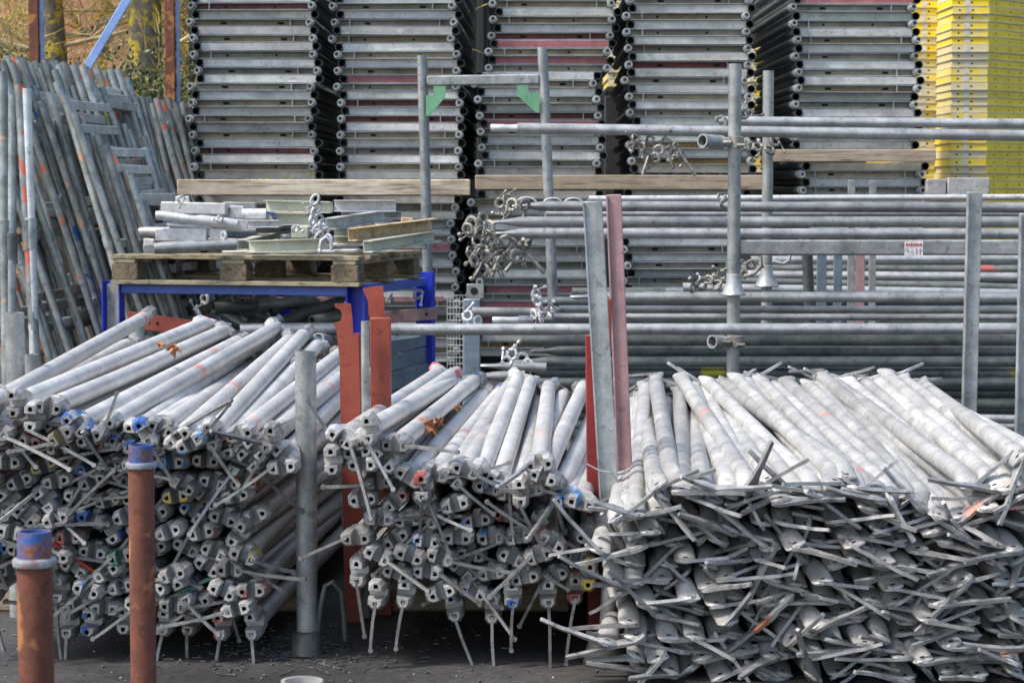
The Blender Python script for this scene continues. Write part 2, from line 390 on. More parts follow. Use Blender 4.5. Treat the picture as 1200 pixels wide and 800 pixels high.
def wedge_mesh(L, mat, bend):
    mb = MB()
    pts = [V((-.012, 0, 0)), V((L * .3, 0, 0)), V((L * .75, 0, bend)), V((L, 0, bend * 2))]
    rings = []
    for i, p in enumerate(pts):
        w = (.0062, .0058, .005, .0042)[i]; t = .0034
        rings.append([p + V((0, -w, -t)), p + V((0, w, -t)), p + V((0, w, t)), p + V((0, -w, t))])
    mb.loft(rings); mb.tube(pts[-1] + V((-.003, -.0055, 0)), pts[-1] + V((-.003, .0055, 0)), .0058, n=8)
    return mb.mesh('wedge_pin', mat, 30)
TUBE_MESH = [ledger_tube_mesh(L) for L in (2.07, 1.57, 2.3)]; TUBE_LEN = [2.07, 1.57, 2.3]
HEAD_MESH = [head_mesh(k) for k in range(3)]
WEDGE_MESH = [wedge_mesh(L, 'wedge', b) for L, b in ((.12, 0), (.15, .004), (.17, -.003), (.10, .003))]

def ledger(p0, p1, roll, label, group, far_head=False, ti=None, pin=None, show_pin=True):
    d = (p1 - p0).normalized()
    q = d.to_track_quat('Y', 'Z')
    ti = R.choice((0, 0, 0, 2)) if ti is None else ti
    root = thing('ledger_tube', label, 'scaffold tube', p0, q, group)
    ob('tube', TUBE_MESH[ti], root)
    h = ob('wedge_head', R.choice(HEAD_MESH), root, None, Euler((0, roll, 0)))
    if show_pin:
        s, el, fw = pin if pin else (0, R.gauss(.1, .35), R.gauss(.0, .25))
        if pin is None or far_head: s = (1 if math.sin(roll) > 0 else -1) * (1 if R.random() < .88 else -1)
        # wedge leaves one jaw sideways (local +-X), tilted
        rz = (0 if s > 0 else PI) + fw * s
        ob('wedge_pin', R.choice(WEDGE_MESH), h, V((s * .03, .006, 0)), Euler((0, el, rz), 'XYZ'))
    if far_head:
        ob('wedge_head', R.choice(HEAD_MESH), root, V((0, TUBE_LEN[ti], 0)), Euler((0, R.uniform(-1, 1), PI)))
    return root

def interp(pts, x):
    if x <= pts[0][0]: return pts[0][1]
    for (a, b), (c, d) in zip(pts, pts[1:]):
        if x <= c: return b + (d - b) * (x - a) / (c - a)
    return pts[-1][1]

def heap(Y, topline, botline, left, right, px, pz, side, yaw0, yaw1, vertical_bottom=True):
    """rows of ledgers between two outlines; returns number of rows"""
    rows = []
    z = P(600, interp(botline, 600) if False else max(v for _, v in botline), Y).z + .012
    j = 0
    while z < .75:
        items = []
        x = P(left(700), 500, Y).x - .02 + (px / 2 if j % 2 else 0)
        while x < P(right(500), 500, Y).x:
            jx = x + R.uniform(-.010, .010); jz = z + R.uniform(-.007, .007)
            u = 600 + jx * F / Y; v = 215 + (HC - jz) * F / Y
            if v > interp(topline, u) and v < interp(botline, u) + 4 and left(v) <= u <= right(v):
                items.append((jx, jz, u, v))
            x += px * R.uniform(.93, 1.07)
        if items: rows.append(items)
        z += pz; j += 1
    rows = rows[::-1]
    nr = len(rows)
    for ri, items in enumerate(rows):
        n = len(items)
        for k, (x, z, u, v) in enumerate(items):
            y = Y + R.uniform(-.035, .04)
            t = (u - left(v)) / max(1, right(v) - left(v))
            yaw = yaw0 + (yaw1 - yaw0) * t + R.gauss(0, .018)
            p0 = V((x, y, z)); d = V((math.sin(yaw), math.cos(yaw), R.gauss(.004, .008)))
            bottom = vertical_bottom and v > interp(botline, u) - 19
            if bottom: roll = PI / 2 + R.gauss(0, .10); pin = (1, R.gauss(0, .13), R.gauss(0, .1))
            else: roll = R.gauss(0, .45); pin = None
            lab = f'wedge-headed ledger tube, {nth(k + 1)} from left in {nth(ri + 1)} row down of the {side} heap'
            if bottom: pass
            ledger(p0, p0 + d, roll, lab, f'ledger tubes stacked in the {side} heap', pin=pin, show_pin=R.random() < (.95 if bottom else .72))
    return nr

# left heap
heap(5.05, [(0, 492), (60, 508), (120, 512), (200, 516), (260, 524), (320, 545), (350, 572)], [(0, 700), (55, 700), (62, 738), (340, 738), (345, 725)],
     lambda v: -40, lambda v: interp([(500, 305), (560, 338), (700, 342), (740, 335)], v), .0745, .0415, 'left', .05, .10)
LT = [(-22, 480, 170, 372), (14, 474, 240, 379), (56, 478, 249, 398), (86, 500, 280, 400), (120, 502, 323, 384), (188, 503, 301, 426),
      (246, 512, 356, 392), (280, 510, 400, 414), (314, 515, 418, 428), (330, 548, 428, 470), (-5, 505, 200, 420), (150, 512, 300, 402), (222, 520, 330, 424), (290, 540, 398, 452), (35, 490, 262, 388), (70, 512, 268, 408), (104, 514, 312, 396), (168, 508, 290, 430), (208, 514, 340, 398), (262, 522, 372, 404), (298, 526, 410, 424), (-40, 500, 150, 404), (332, 534, 424, 440), (18, 510, 235, 400)]
for i, (u0, v0, u1, v1) in enumerate(sorted(LT)):
    p0 = P(u0, v0, 5.0 + R.uniform(-.05, .03)); p1 = far_point(p0, u1, v1, 2.02)
    pin = (R.choice((-1, 1)), R.gauss(0, .5), R.gauss(0, .3))
    ledger(p0, p1, R.choice((.0, .5, -.5, .9, 1.5)) + R.gauss(0, .2), f'long pale ledger tube on top of the left heap, {nth(i + 1)} from its left end',
           'pale ledger tubes on top of the left heap', True, 0, pin, R.random() < .8)
# middle heap
heap(5.0, [(375, 535), (440, 540), (476, 582), (560, 588), (620, 606), (690, 612)], [(400, 670), (440, 708), (480, 716), (560, 722), (620, 716), (690, 690)],
     lambda v: interp([(520, 374), (600, 380), (660, 398), (700, 430), (730, 445)], v), lambda v: interp([(500, 694), (700, 692), (730, 660)], v), .0745, .0415, 'middle', .09, .01)
MT = [(398, 515, 516, 436), (430, 504, 530, 447), (463, 522, 556, 446), (478, 560, 567, 462), (509, 556, 585, 461), (562, 560, 607, 443), (584, 566, 621, 447),
      (609, 578, 630, 470), (632, 545, 643, 453), (636, 560, 684, 453), (652, 578, 704, 470), (680, 590, 712, 500), (545, 552, 590, 470), (418, 530, 520, 462), (388, 540, 470, 490), (448, 540, 545, 452), (494, 572, 575, 470), (528, 560, 597, 452), (572, 572, 612, 462), (598, 580, 626, 476), (622, 572, 660, 462), (664, 586, 698, 500), (412, 520, 528, 440)]
for i, (u0, v0, u1, v1) in enumerate(sorted(MT)):
    p0 = P(u0, v0, 4.96 + R.uniform(-.04, .04)); p1 = far_point(p0, u1, v1, 2.02)
    pin = (R.choice((-1, 1)), R.gauss(0, .5), R.gauss(0, .3))
    ledger(p0, p1, R.gauss(.1, .35) if i % 4 else 1.5, f'long pale ledger tube on top of the middle heap, {nth(i + 1)} from its left end',
           'pale ledger tubes on top of the middle heap', True, 0, pin, R.random() < .8)

# ------------------------------------------------------------------ right heap of flattened-end braces
def brace_mesh(L, k):
    mb = MB(); X, Z = V((1, 0, 0)), V((0, 0, 1)); a = 1 + .08 * (k - 1)
    prof = [(0, .008, .0045, -.013), (.005, .018, .0055, -.013), (.015, .025 * a, .006, -.013), (.032, .029 * a, .0065, -.012), (.055, .029 * a, .010, -.009), (.085, .0245, .0165, -.004), (.125, .0226, .0220, 0), (.18, .0222, .0222, 0)]
    rings = [mb.ring_pts(V((0, y, c)), X, Z, w, h, 18) for y, w, h, c in [(q_[0] * .7, min(q_[1], .0245), q_[2], q_[3]) for q_ in prof]]
    rings += [mb.ring_pts(V((0, L * t, R.uniform(-.002, .002))), X, Z, .0222, .0222, 18) for t in (.3, .5, .7)]
    rings += [mb.ring_pts(V((0, L - y * .62, -c)), X, Z, w, h, 18) for y, w, h, c in prof[::-1]]
    mb.loft(rings)
    mb.tube((0, .018, -.0200), (0, .018, -.0052), .0056, n=10, mi=1)
    return mb.mesh('brace_body', ['tube_brace', 'black'], 45)
BR_MESH = [brace_mesh(2.02, k) for k in range(3)]
def bw_mesh(L, b):
    mb = MB(); rings = []
    for t, w, z in ((-.15, .009, .001), (-.10, .016, .001), (.0, .0195, .0), (.12, .016, 0), (.26, .0105, b * .3), (.45, .0074, b * .7), (.7, .0060, b), (.97, .0054, b * 2), (1, .004, b * 2.05)):
        p = V((L * t, 0, z)); th = .0038
        rings.append([p + V((0, -w, -th)), p + V((0, w, -th)), p + V((0, w, th)), p + V((0, -w, th))])
    return mb.loft(rings).mesh('brace_wedge', 'brace_wedge', 30)
BW = [bw_mesh(L, b) for L, b in ((.125, .004), (.14, -.003), (.10, .0), (.155, .006))]
def brace(p0, p1, label, group, roll=None, far=True, ang=None):
    q = (p1 - p0).normalized().to_track_quat('Y', 'Z')
    root = thing('brace_tube', label, 'scaffold tube', p0, q, group)
    roll = R.gauss(0, .3) if roll is None else roll
    t = ob('tube', R.choice(BR_MESH), root, None, Euler((0, roll, 0)))
    sd_ = R.choice((1, -1)); a = ang if ang is not None else ((0 if sd_ > 0 else PI) - sd_ * abs(R.gauss(.18, .4)))     # sideways, left or right
    ob('wedge_pin', R.choice(BW), t, V((0, .016, -.0155)), Euler((R.gauss(0, .22), R.gauss(0, .33), a), 'XYZ'))
    if far and R.random() < .6: ob('wedge_pin', BW[2], t, V((0, 2.0, .019)), Euler((0, R.gauss(0, .3), R.choice((0, PI)) + R.gauss(0, .4))))
    return root
RT = [(722, 603, 747, 468), (744, 598, 757, 452), (768, 565, 754, 470), (787, 560, 768, 444), (799, 570, 797, 458), (823, 565, 810, 473), (836, 581, 826, 470),
      (878, 566, 798, 443), (898, 558, 836, 467), (958, 574, 827, 447), (980, 560, 861, 443), (994, 553, 846, 450), (1043, 574, 905, 452), (1062, 576, 920, 447),
      (1103, 600, 945, 451), (1127, 600, 934, 458), (1147, 592, 960, 440), (1139, 565, 975, 447), (1173, 575, 1010, 447), (1184, 569, 1037, 438), (1191, 533, 1080, 451),
      (1215, 562, 1055, 444), (1012, 566, 884, 450), (934, 575, 815, 462), (1085, 588, 990, 470), (1230, 540, 1100, 470), (758, 600, 775, 470), (1020, 590, 900, 470), (915, 580, 850, 480), (860, 585, 820, 480), (734, 600, 752, 462), (778, 575, 782, 470), (811, 575, 803, 470), (855, 572, 812, 452), (888, 572, 822, 456), (926, 566, 842, 458), (972, 572, 872, 447), (1006, 566, 890, 446), (1034, 582, 932, 460), (1052, 586, 912, 464), (1082, 590, 955, 450), (1114, 598, 968, 452), (1158, 590, 992, 446), (1166, 566, 1026, 446), (1200, 575, 1066, 452), (1222, 552, 1086, 460)]
for i, (u0, v0, u1, v1) in enumerate(sorted(RT)):
    p0 = P(u0, v0, 4.84 + R.uniform(-.05, .03)); p1 = far_point(p0, u1, v1, 2.02)
    brace(p0, p1, f'chalky brace tube with flattened end on top of right heap, {nth(i + 1)} from the left', 'chalky braces on top of the right heap', R.gauss(0, .3))
z = .03; rowsb = []; j = 0
def rl(v): return interp([(560, 706), (640, 704), (700, 712), (740, 735), (800, 752)], v)
topl = [(700, 640), (715, 618), (770, 592), (870, 596), (980, 598), (1060, 606), (1130, 618), (1200, 590), (1260, 570)]
while z < .6:
    items = []; Yr = 4.86; x = .19 + (.03 if j % 2 else 0)
    while x < 1.22:
        jx = x + R.uniform(-.012, .012); jz = z + R.uniform(-.01, .01); u = 600 + jx * F / Yr; v = 215 + (HC - jz) * F / Yr
        if v > interp(topl, u) and u > rl(v): items.append((jx, jz, u, v))
        x += R.uniform(.047, .056)
    if items: rowsb.append(items)
    z += .041; j += 1
for ri, items in enumerate(rowsb[::-1]):
    for k, (x, z, u, v) in enumerate(items):
        yaw = -.02 - .10 * (u - 700) / 500 + R.gauss(0, .02)
        p0 = V((x, 4.86 + R.uniform(-.07, .05), z)); d = V((math.sin(yaw), math.cos(yaw), R.gauss(.0, .008)))
        brace(p0, p0 + d, f'brace tube with flattened end, {nth(k + 1)} from left in {nth(ri + 1)} row down of the right heap', 'brace tubes stacked in the right heap',
              (R.gauss(0, .28) if R.random() < .9 else R.gauss(0, .9)), False, PI + R.gauss(0, .35) if k == 0 else None)
# a few braces sticking out at the left foot of the right heap
for i, (u0, v0, u1, v1) in enumerate([(712, 748, 745, 600), (745, 742, 770, 600), (704, 640, 732, 520)]):
    p0 = P(u0, v0, 4.80); p1 = far_point(p0, u1, v1, 2.02)
    brace(p0, p1, ['lowest brace tube jutting from the left foot of the right heap', 'second lowest brace tube at the left foot of the right heap', 'brace tube on the upper left corner of the right heap beside the red post'][i], 'stray braces at the side of the right heap', .2, False, PI + .1)

# bearers under the heaps
def bearer(x0, x1, y, z0, z1, label, mat='timber_dark', yaw=0):
    mb = MB(); mb.bar((x0, y, (z0 + z1) / 2), (x1, y + yaw, (z0 + z1) / 2), .09, z1 - z0, bev=.006)
    return single('timber_bearer', mb, mat, label, 'timber')
bearer(-1.5, -.52, 5.7, 0, .085, 'squared timber bearer in the dark under the left heap, nearer one')
bearer(-1.5, -.52, 6.7, 0, .085, 'squared timber bearer in the dark under the left heap, farther one')
bearer(-.38, .15, 5.7, 0, .125, 'squared timber bearer in the dark under the middle heap, nearer one')
bearer(-.38, .15, 6.7, 0, .125, 'squared timber bearer in the dark under the middle heap, farther one')
bearer(.22, .62, 5.12, 0, .055, 'weathered timber plank lying under the left foot of the right heap', 'timber')

# ------------------------------------------------------------------ near rusty pipes
def rusty_pipe(u, top_v, Y, label, collar=.058, w=.0242, skirt=.033):
    t = P(u, top_v, Y); root = thing('rusty_pipe', label, 'pipe post', (t.x, Y, 0), group='rusty pipes with blue collars' )
    H = t.z
    mb = MB(); mb.tube((t.x, Y, 0), (t.x, Y, H - collar), w, n=36); part('shaft', mb, 'rust_pole', root)
    mb = MB(); n = 36; X, Z = V((1, 0, 0)), V((0, 1, 0)); c = V((t.x, Y, 0))
    rg = lambda z, r: mb.ring_pts(c + V((0, 0, z)), X, Z, r, r, n)
    mb.loft([rg(H - collar - .001, w * .97), rg(H - .004, w * .97), rg(H, w * .95), rg(H, w * .80), rg(H - .12, w * .80)]); part('blue_collar', mb, 'blue_chip', root)
    mb = MB(); mb.loft([rg(H - collar - .008, w * 1.01), rg(H - collar - .006, w * 1.22), rg(H - collar, w * 1.26), rg(H - collar + .004, w * 1.2), rg(H - collar + .005, w * .98)]); part('ring_flange', mb, 'flange', root)
    return root
rusty_pipe(40, 622, 3.0, 'short rusty pipe with chipped blue collar, nearest at the lower left corner', .041)
rusty_pipe(165, 521, 4.15, 'taller rusty pipe with chipped blue collar standing before the left heap', .037)
# pale collar just peeking in at the bottom edge
t = P(354, 797, 2.9); root = thing('pipe_post', 'pale ring of a short pipe just showing at the bottom edge', 'pipe post', (t.x, 2.9, 0))
mb = MB(); mb.pipe((t.x, 2.9, t.z), (t.x, 2.9, 0), .028, .024, n=32, both=False); part('shaft', mb, 'rim', root)

# ------------------------------------------------------------------ posts around the heaps
def steel_post(u, v, Y, r, label, mat='galv', base=None, z0=0, hollow=True):
    t = P(u, v, Y); root = thing('steel_post', label, 'post', (t.x, Y, 0))
    mb = MB()
    mb.pipe((t.x, Y, t.z), (t.x, Y, z0), r, r * .86, n=28, both=False); part('shaft', mb, mat, root)
    if base:
        mb = MB(); c = V((t.x, Y, 0)); X, Z = V((1, 0, 0)), V((0, 1, 0))
        mb.loft([mb.ring_pts(c + V((0, 0, z)), X, Z, q, q, 28) for z, q in ((0.002, base * 1.08), (.008, base), (.044, base * .97), (.052, base * .85), (.056, r * 1.02))]); part('foot', mb, 'dark_part', root)
    return root, t
root, t = steel_post(358, 411, 5.14, .0248, 'grey steel post standing between left and middle heaps', base=.037)
mb = MB()
pts = [t.x + .045, t.x + .05, t.x + .06, t.x + .08, t.x + .092, t.x + .096, t.x + .098]
mb.path([(t.x + .024, 5.14, .05), (t.x + .033, 5.13, .12), (t.x + .045, 5.12, .165), (t.x + .062, 5.12, .175), (t.x + .080, 5.13, .15), (t.x + .087, 5.14, .09), (t.x + .088, 5.15, .03)], .0065, 10); part('handle', mb, 'dark_part', root)
steel_post(17, 366, 5.6, .024, 'square-cut grey post rising behind the left end of left heap')
steel_post(36, 415, 6.9, .024, 'shorter grey post behind the one at the left edge')
steel_post(160, 380, 7.6, .027, 'short grey post standing behind the left heap near the stillage')
def foot_thing():
    p = P(712, 788, 5.0); mb = MB(); X, Z = V((1, 0, 0)), V((0, 1, 0)); c = V((p.x, 5.03, 0))
    root = thing('rubber_foot', 'black cone-shaped rubber foot under the left end of the right heap', 'foot', c)
    mb.loft([mb.ring_pts(c + V((0, 0, z)), X, Z, q, q, 28) for z, q in ((.001, .056), (.02, .055), (.05, .045), (.075, .030), (.085, .024))]); part('cone', mb, 'rubber', root)
    mb = MB(); mb.tube(c + V((0, 0, .08)), c + V((.005, 0, .2)), .018, n=18); part('stem', mb, 'galv', root)
foot_thing()

def flat_upright(name, pt, pb, Y0, Y1, w, d, mat, label, cat, lip=0):
    """straight flat-section upright between two picture points"""
    a = P(*pt, Y0); b = P(*pb, Y1)
    mb = MB(); mb.bar(b, a, w, d, bev=.002, up=(0, -1, 0))
    if lip:
        off = V((-w / 2, -d / 2 - lip / 2, 0)); mb.bar(b + off + V((.0015, 0, 0)), a + off + V((.0015, 0, -.002)), .003, lip, up=(0, -1, 0))
    return single(name, mb, mat, label, cat)
# the red trio between middle and right heap
mb = MB(); a = P(700, 392, 5.22); b0 = P(703, 735, 5.22)
root = thing('red_post', 'tall red steel post between the middle and right heaps', 'post', (b0.x, 5.22, 0))
mb.bar((b0.x, 5.22, 0), (a.x, 5.22, a.z), .056, .02, bev=.002, up=(0, -1, 0)); part('shaft', mb, 'darkred', root)
mb = MB(); c = P(712, 350, 5.22); mb.bar((a.x + .022, 5.22, a.z - .05), (c.x, 5.22, c.z), .02, .02, bev=.002, up=(0, -1, 0)); part('top_tab', mb, 'red', root)
flat_upright('steel_board', (694, 236), (717, 640), 5.16, 5.12, .045, .014, 'galv', 'long grey flat upright leaning before the red post', 'upright', .008)
flat_upright('steel_board', (719, 228), (734, 600), 5.32, 5.3, .037, .014, 'pink', 'pinkish worn upright leaning just right of the grey one', 'upright', .008)
mb = MB(); mb.path([P(687, 543, 5.1), P(702, 551, 5.1), P(715, 553, 5.1), P(728, 556, 5.2)], .0018, 6); single('tie_wire', mb, 'wire', 'thin pale wire tied across the red post and grey upright', 'wire')

def notched_post(u0, u1, vtop, vbot, Y, prof, label, extra=None):
    """flat red post whose top outline is cut as a hook; prof is the outline in picture points"""
    pts = [P(u, v, Y) for u, v in prof]
    root = thing('red_hook_post', label, 'post', (pts[0].x, Y, 0), group='red posts with hooked tops')
    mb = MB(); mb.loft([[p + V((0, -.004, 0)) for p in pts], [p + V((0, .004, 0)) for p in pts]])
    part('hook_plate', mb, 'red', root, 25)
    return root
hk1 = [(399, 486), (398, 420), (394, 384), (392, 382), (392, 378), (399, 376), (401, 369), (399, 363), (393, 360), (392, 356), (404, 355), (411, 356), (413, 372), (414, 391), (420, 392), (422, 470), (424, 600), (425, 728), (404, 728), (402, 600)]
r1 = notched_post(0, 0, 0, 0, 5.5, hk1, 'red post with hooked notch on top, left of the pair')
a = P(418, 391, 5.5); mb = MB(); mb.bar((a.x, 5.52, 0), (a.x, 5.52, a.z), .018, .025, bev=.002, up=(0, -1, 0)); part('shaft', mb, 'red', r1)
hk2 = [(433, 375), (431, 352), (427, 343), (425, 338), (436, 336), (449, 335), (451, 372), (453, 380), (436, 380)]
r2 = notched_post(0, 0, 0, 0, 5.66, hk2, 'red post with round notch on top, right of the pair')
a = P(446, 372, 5.62); mb = MB(); mb.bar((a.x, 5.62, 0), (a.x, 5.62, a.z), .052, .03, bev=.002, up=(0, -1, 0)); part('shaft', mb, 'red', r2)
steel_post(428, 376, 5.58, .0105, 'slim grey tube standing between the two red hooked posts')

# right-hand posts
flat_upright('steel_board', (1142, 225), (1135, 500), 6.9, 6.9, .046, .02, 'galv', 'tall grey channel upright behind the right heap before the long tubes', 'upright', .012)
flat_upright('steel_board', (1203, 250), (1197, 540), 6.3, 6.3, .04, .02, 'galv', 'grey upright at the right edge behind the heap', 'upright', .01)

# ------------------------------------------------------------------ stacks of frames
W2 = .333; RT_ = .0226; YS = 12.5; FL = 1.95
def mk(fn, name, mats, ang=38):
    mb = MB(); fn(mb); return mb.mesh(name, mats, ang)
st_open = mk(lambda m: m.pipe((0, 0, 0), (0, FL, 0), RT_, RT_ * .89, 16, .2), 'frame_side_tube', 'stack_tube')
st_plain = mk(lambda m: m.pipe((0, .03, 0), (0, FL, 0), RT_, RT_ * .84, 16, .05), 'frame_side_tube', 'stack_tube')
sp_mesh = mk(lambda m: (m.pipe((0, -.075, 0), (0, .032, 0), .0170, .0112, 16, .06), m.tube((0, -.012, 0), (0, .031, 0), RT_ * 1.03, n=16)), 'spigot', 'spigot')
WI = W2 - RT_ + .002
def chanA(m):
    # pressed channel closed side to the front, thin lip above and below
    m.box((0, .016, 0), (2 * WI, .004, .036)); m.box((0, .034, .0193), (2 * WI, .040, .0026), mi=1); m.box((0, .034, -.0193), (2 * WI, .040, .0026), mi=1)
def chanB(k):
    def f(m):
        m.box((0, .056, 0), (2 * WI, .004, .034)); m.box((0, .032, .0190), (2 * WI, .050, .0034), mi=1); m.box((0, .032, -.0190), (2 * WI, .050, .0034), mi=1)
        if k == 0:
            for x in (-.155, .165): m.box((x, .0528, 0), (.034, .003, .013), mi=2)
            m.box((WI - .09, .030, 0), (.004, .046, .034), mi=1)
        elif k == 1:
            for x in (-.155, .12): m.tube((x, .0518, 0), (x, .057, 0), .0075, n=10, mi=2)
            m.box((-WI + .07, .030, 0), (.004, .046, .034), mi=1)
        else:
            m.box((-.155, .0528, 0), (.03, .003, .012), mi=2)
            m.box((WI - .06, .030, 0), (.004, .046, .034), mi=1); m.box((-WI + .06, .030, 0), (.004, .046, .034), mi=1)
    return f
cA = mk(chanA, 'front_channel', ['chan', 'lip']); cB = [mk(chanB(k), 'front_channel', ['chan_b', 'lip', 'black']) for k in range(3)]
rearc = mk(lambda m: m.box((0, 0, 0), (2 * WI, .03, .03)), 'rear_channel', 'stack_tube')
def frame(x, z, y, typ, yaw, label, group, tilt=0):
    root = thing('scaffold_frame', label, 'scaffold frame', (x, y, z), Euler((0, tilt, yaw)), group)
    for s in (-1, 1):
        if typ == 'A': ob('side_tube', st_open, root, V((s * W2, 0, 0)))
        else:
            t = ob('side_tube', st_plain, root, V((s * W2, 0, 0))); ob('spigot', sp_mesh, t)
    if typ == 'A': ob('front_channel', cA, root)
    else: ob('front_channel', R.choice(cB), root)
    ob('rear_channel', rearc, root, V((0, FL - .3, 0)))
PIT = .0447
STK = [  # u left, u right, timber top v, timber bottom v, name, dy, yaw
    (229, 367, 210, 229, 'first', 0, .0), (395, 537, 210, 229, 'second', .03, -.02), (562, 700, 206, 223, 'third', .06, .0), (737, 877, 203, 222, 'fourth', .0, -.015), (934, 1072, 175, 190, 'fifth', -.05, .0)]
for si, (u0, u1, tv, bv, nm, dy, yaw) in enumerate(STK):
    Y = YS + dy; xc = P((u0 + u1) / 2, 215, Y).x
    zt = P(600, tv, Y).z; zb = P(600, bv, Y).z
    # upper tier
    z = zt + RT_ + .001; k = 0; drift = 0
    while z < 2.32:
        typ = 'AB'[k % 2]
        drift = drift * .75 + R.gauss(0, .010)
        ox = (.018 if typ == 'A' else -.006) + drift
        if si == 2: ox += (.065 if z > 1.72 else 0)
        if si == 4: ox -= .05 * max(0, (z - 1.9))
        lab = f'{"open-ended" if typ == "A" else "spigot-ended"} scaffold frame, {nth(k + 1)} above the timber in the {nm} stack from left'
        frame(xc + ox, z, Y + R.uniform(-.025, .025) + .015 * (si == 2 and z > 1.72), typ, yaw + R.gauss(0, .003), lab, f'frames in the upper tier of the {nm} stack', R.gauss(0, .0022))
        z += PIT; k += 1
    # lower tier
    z = zb - RT_ - .001; k = 0; drift = 0
    zmin = {0: .5, 1: .1, 2: .1, 3: .1, 4: .45}[si]
    while z > zmin:
        typ = 'AB'[k % 2]; drift = drift * .75 + R.gauss(0, .010)
        ox = (.015 if typ == 'A' else -.004) + drift + (-.01 if si != 4 else .03)
        lab = f'{"open-ended" if typ == "A" else "spigot-ended"} scaffold frame, {nth(k + 1)} below the timber in the {nm} stack from left'
        frame(xc + ox, z, Y + R.uniform(-.025, .025), typ, yaw + R.gauss(0, .003), lab, f'frames in the lower tier of the {nm} stack', R.gauss(0, .0022))
        z -= PIT; k += 1
# supports hidden low under the shortened tiers
for si in (0, 4):
    u0, u1, tv, bv, nm, dy, yaw = STK[si]; xc = P((u0 + u1) / 2, 215, YS).x
    for q, yy in enumerate((12.8, 14.1)):
        bearer(xc - .45, xc + .45, yy, 0, zmin_ if (zmin_ := {0: .5, 4: .45}[si]) else 0, f'tall timber trestle block under the {nm} frame stack, {["nearer", "farther"][q]} one')
def beam(u0, u1, v0, v1, Y, mat, label, dy=.0):
    a = P(u0, (v0 + v1) / 2, Y); b = P(u1, (v0 + v1) / 2, Y); h = P(600, v0, Y).z - P(600, v1, Y).z - .003
    mb = MB(); mb.bar(a, b, .09, h, bev=.004); return single('timber_beam', mb, mat, label, 'timber')
beam(209, 551, 210, 229, 12.43, 'timber', 'long pale timber beam between the tiers of the first two stacks')
beam(209, 551, 210.5, 228.5, 14.2, 'timber', 'rear timber beam between the tiers of the first two stacks')
beam(557, 893, 205, 222.5, 12.45, 'timber_dark', 'brown timber beam between the tiers of third and fourth stacks')
beam(557, 893, 205.5, 222, 14.2, 'timber_dark', 'rear timber beam between the tiers of third and fourth stacks')
beam(905, 1095, 175, 190, 12.4, 'timber_dark', 'brown timber beam under the upper tier of the fifth stack')
beam(905, 1095, 175.5, 189.5, 14.0, 'timber_dark', 'rear timber beam under the upper tier of the fifth stack')
# ------------------------------------------------------------------ leaning frames on the left
def lean_tube(mb, a, b, r=.0178, sleeve=True):
    mb.pipe(a, b, r, r * .82, 14, .05)
    if sleeve:
        d = (b - a); m = a + d * R.uniform(.42, .58); mb.tube(m, m + d.normalized() * .05, r * 1.18, n=14)
def lean_frame(x, Y, ztop, lean, depth_dx, label, group, L=1.9, w=.73, bars=(.08, .36, .64), single_=False):
    """x,ztop: top of the nearer tube; the frame is seen nearly edge-on, its second tube lies behind"""
    d = V((math.sin(lean), R.gauss(0, .012), -math.cos(lean)))
    if ztop - L * math.cos(lean) < .005: L = (ztop - .005) / math.cos(lean)
    a0 = V((x, Y, ztop)); a1 = a0 + d * L
    off = V((depth_dx, w * .95, R.gauss(0, .01)))
    root = thing('leaning_frame', label, 'scaffold frame', (a1.x, a1.y, 0), None, group)
    for o in (V((0, 0, 0)), off):
        mb = MB(); lean_tube(mb, a0 + o, a1 + o); part('side_tube', mb, 'lean_tube', root)
    for t in bars:
        p = a0 + d * (L * t); mb = MB(); mb.bar(p + off * .03 + V((0, -.02, 0)), p + off * .97, .03, .042, bev=.003); part('cross_channel', mb, 'lean_bar', root)
    return root
def lf_series(us, vtops, Y, leans, dx, wordf, group, **kw):
    for i, (u, v) in enumerate(zip(us, vtops)):
        p = P(u, v, Y + R.uniform(-.08, .08))
        b0 = R.uniform(.05, .14); b1 = R.uniform(.34, .44); b2 = R.uniform(.62, .74)
        lean_frame(p.x, p.y, p.z, leans(i), dx(i), wordf(i), group, bars=(b0, b1, b2), **kw)
# rear cluster
us = [114, 118, 123, 127, 133, 137, 142, 149, 154, 158, 162, 166, 170, 174, 178, 183, 190, 194, 197, 202, 206, 213, 218, 221]
vs = [112, 108, 118, 120, 116, 126, 130, 135, 122, 113, 118, 113, 114, 113, 121, 115, 117, 120, 115, 128, 120, 122, 130, 126]
lf_series(us, vs, 12.6, lambda i: math.radians(15 + (3 * math.sin(i * 2.1))), lambda i: R.uniform(-.02, .06), lambda i: f'leaning galvanised frame in the farther leaning row, {nth(i + 1)} from its left end',
          'frames leaning in the farther row', L=1.75)
# middle cluster
us = [30, 35, 40, 46, 52, 56, 60, 64, 68, 73, 77, 82, 86, 91, 96, 100, 103, 22, 26, 2, 8, 14, 18, -6, -11, -16, -28]
vs = [90, 74, 72, 80, 70, 75, 72, 82, 76, 73, 78, 84, 76, 74, 76, 79, 82, 70, 68, 72, 66, 74, 67, 70, 67, 66, 70]
o_ = sorted(range(len(us)), key=lambda i: us[i]); us = [us[i] for i in o_]; vs = [vs[i] for i in o_]
lf_series(us, vs, 11.3, lambda i: math.radians(17 + 1.2 * math.sin(i * 1.7)), lambda i: R.uniform(.03, .11), lambda i: f'blue-grey frame in the tall leaning row, {nth(i + 1)} from its left end',
          'frames leaning in the tall row')
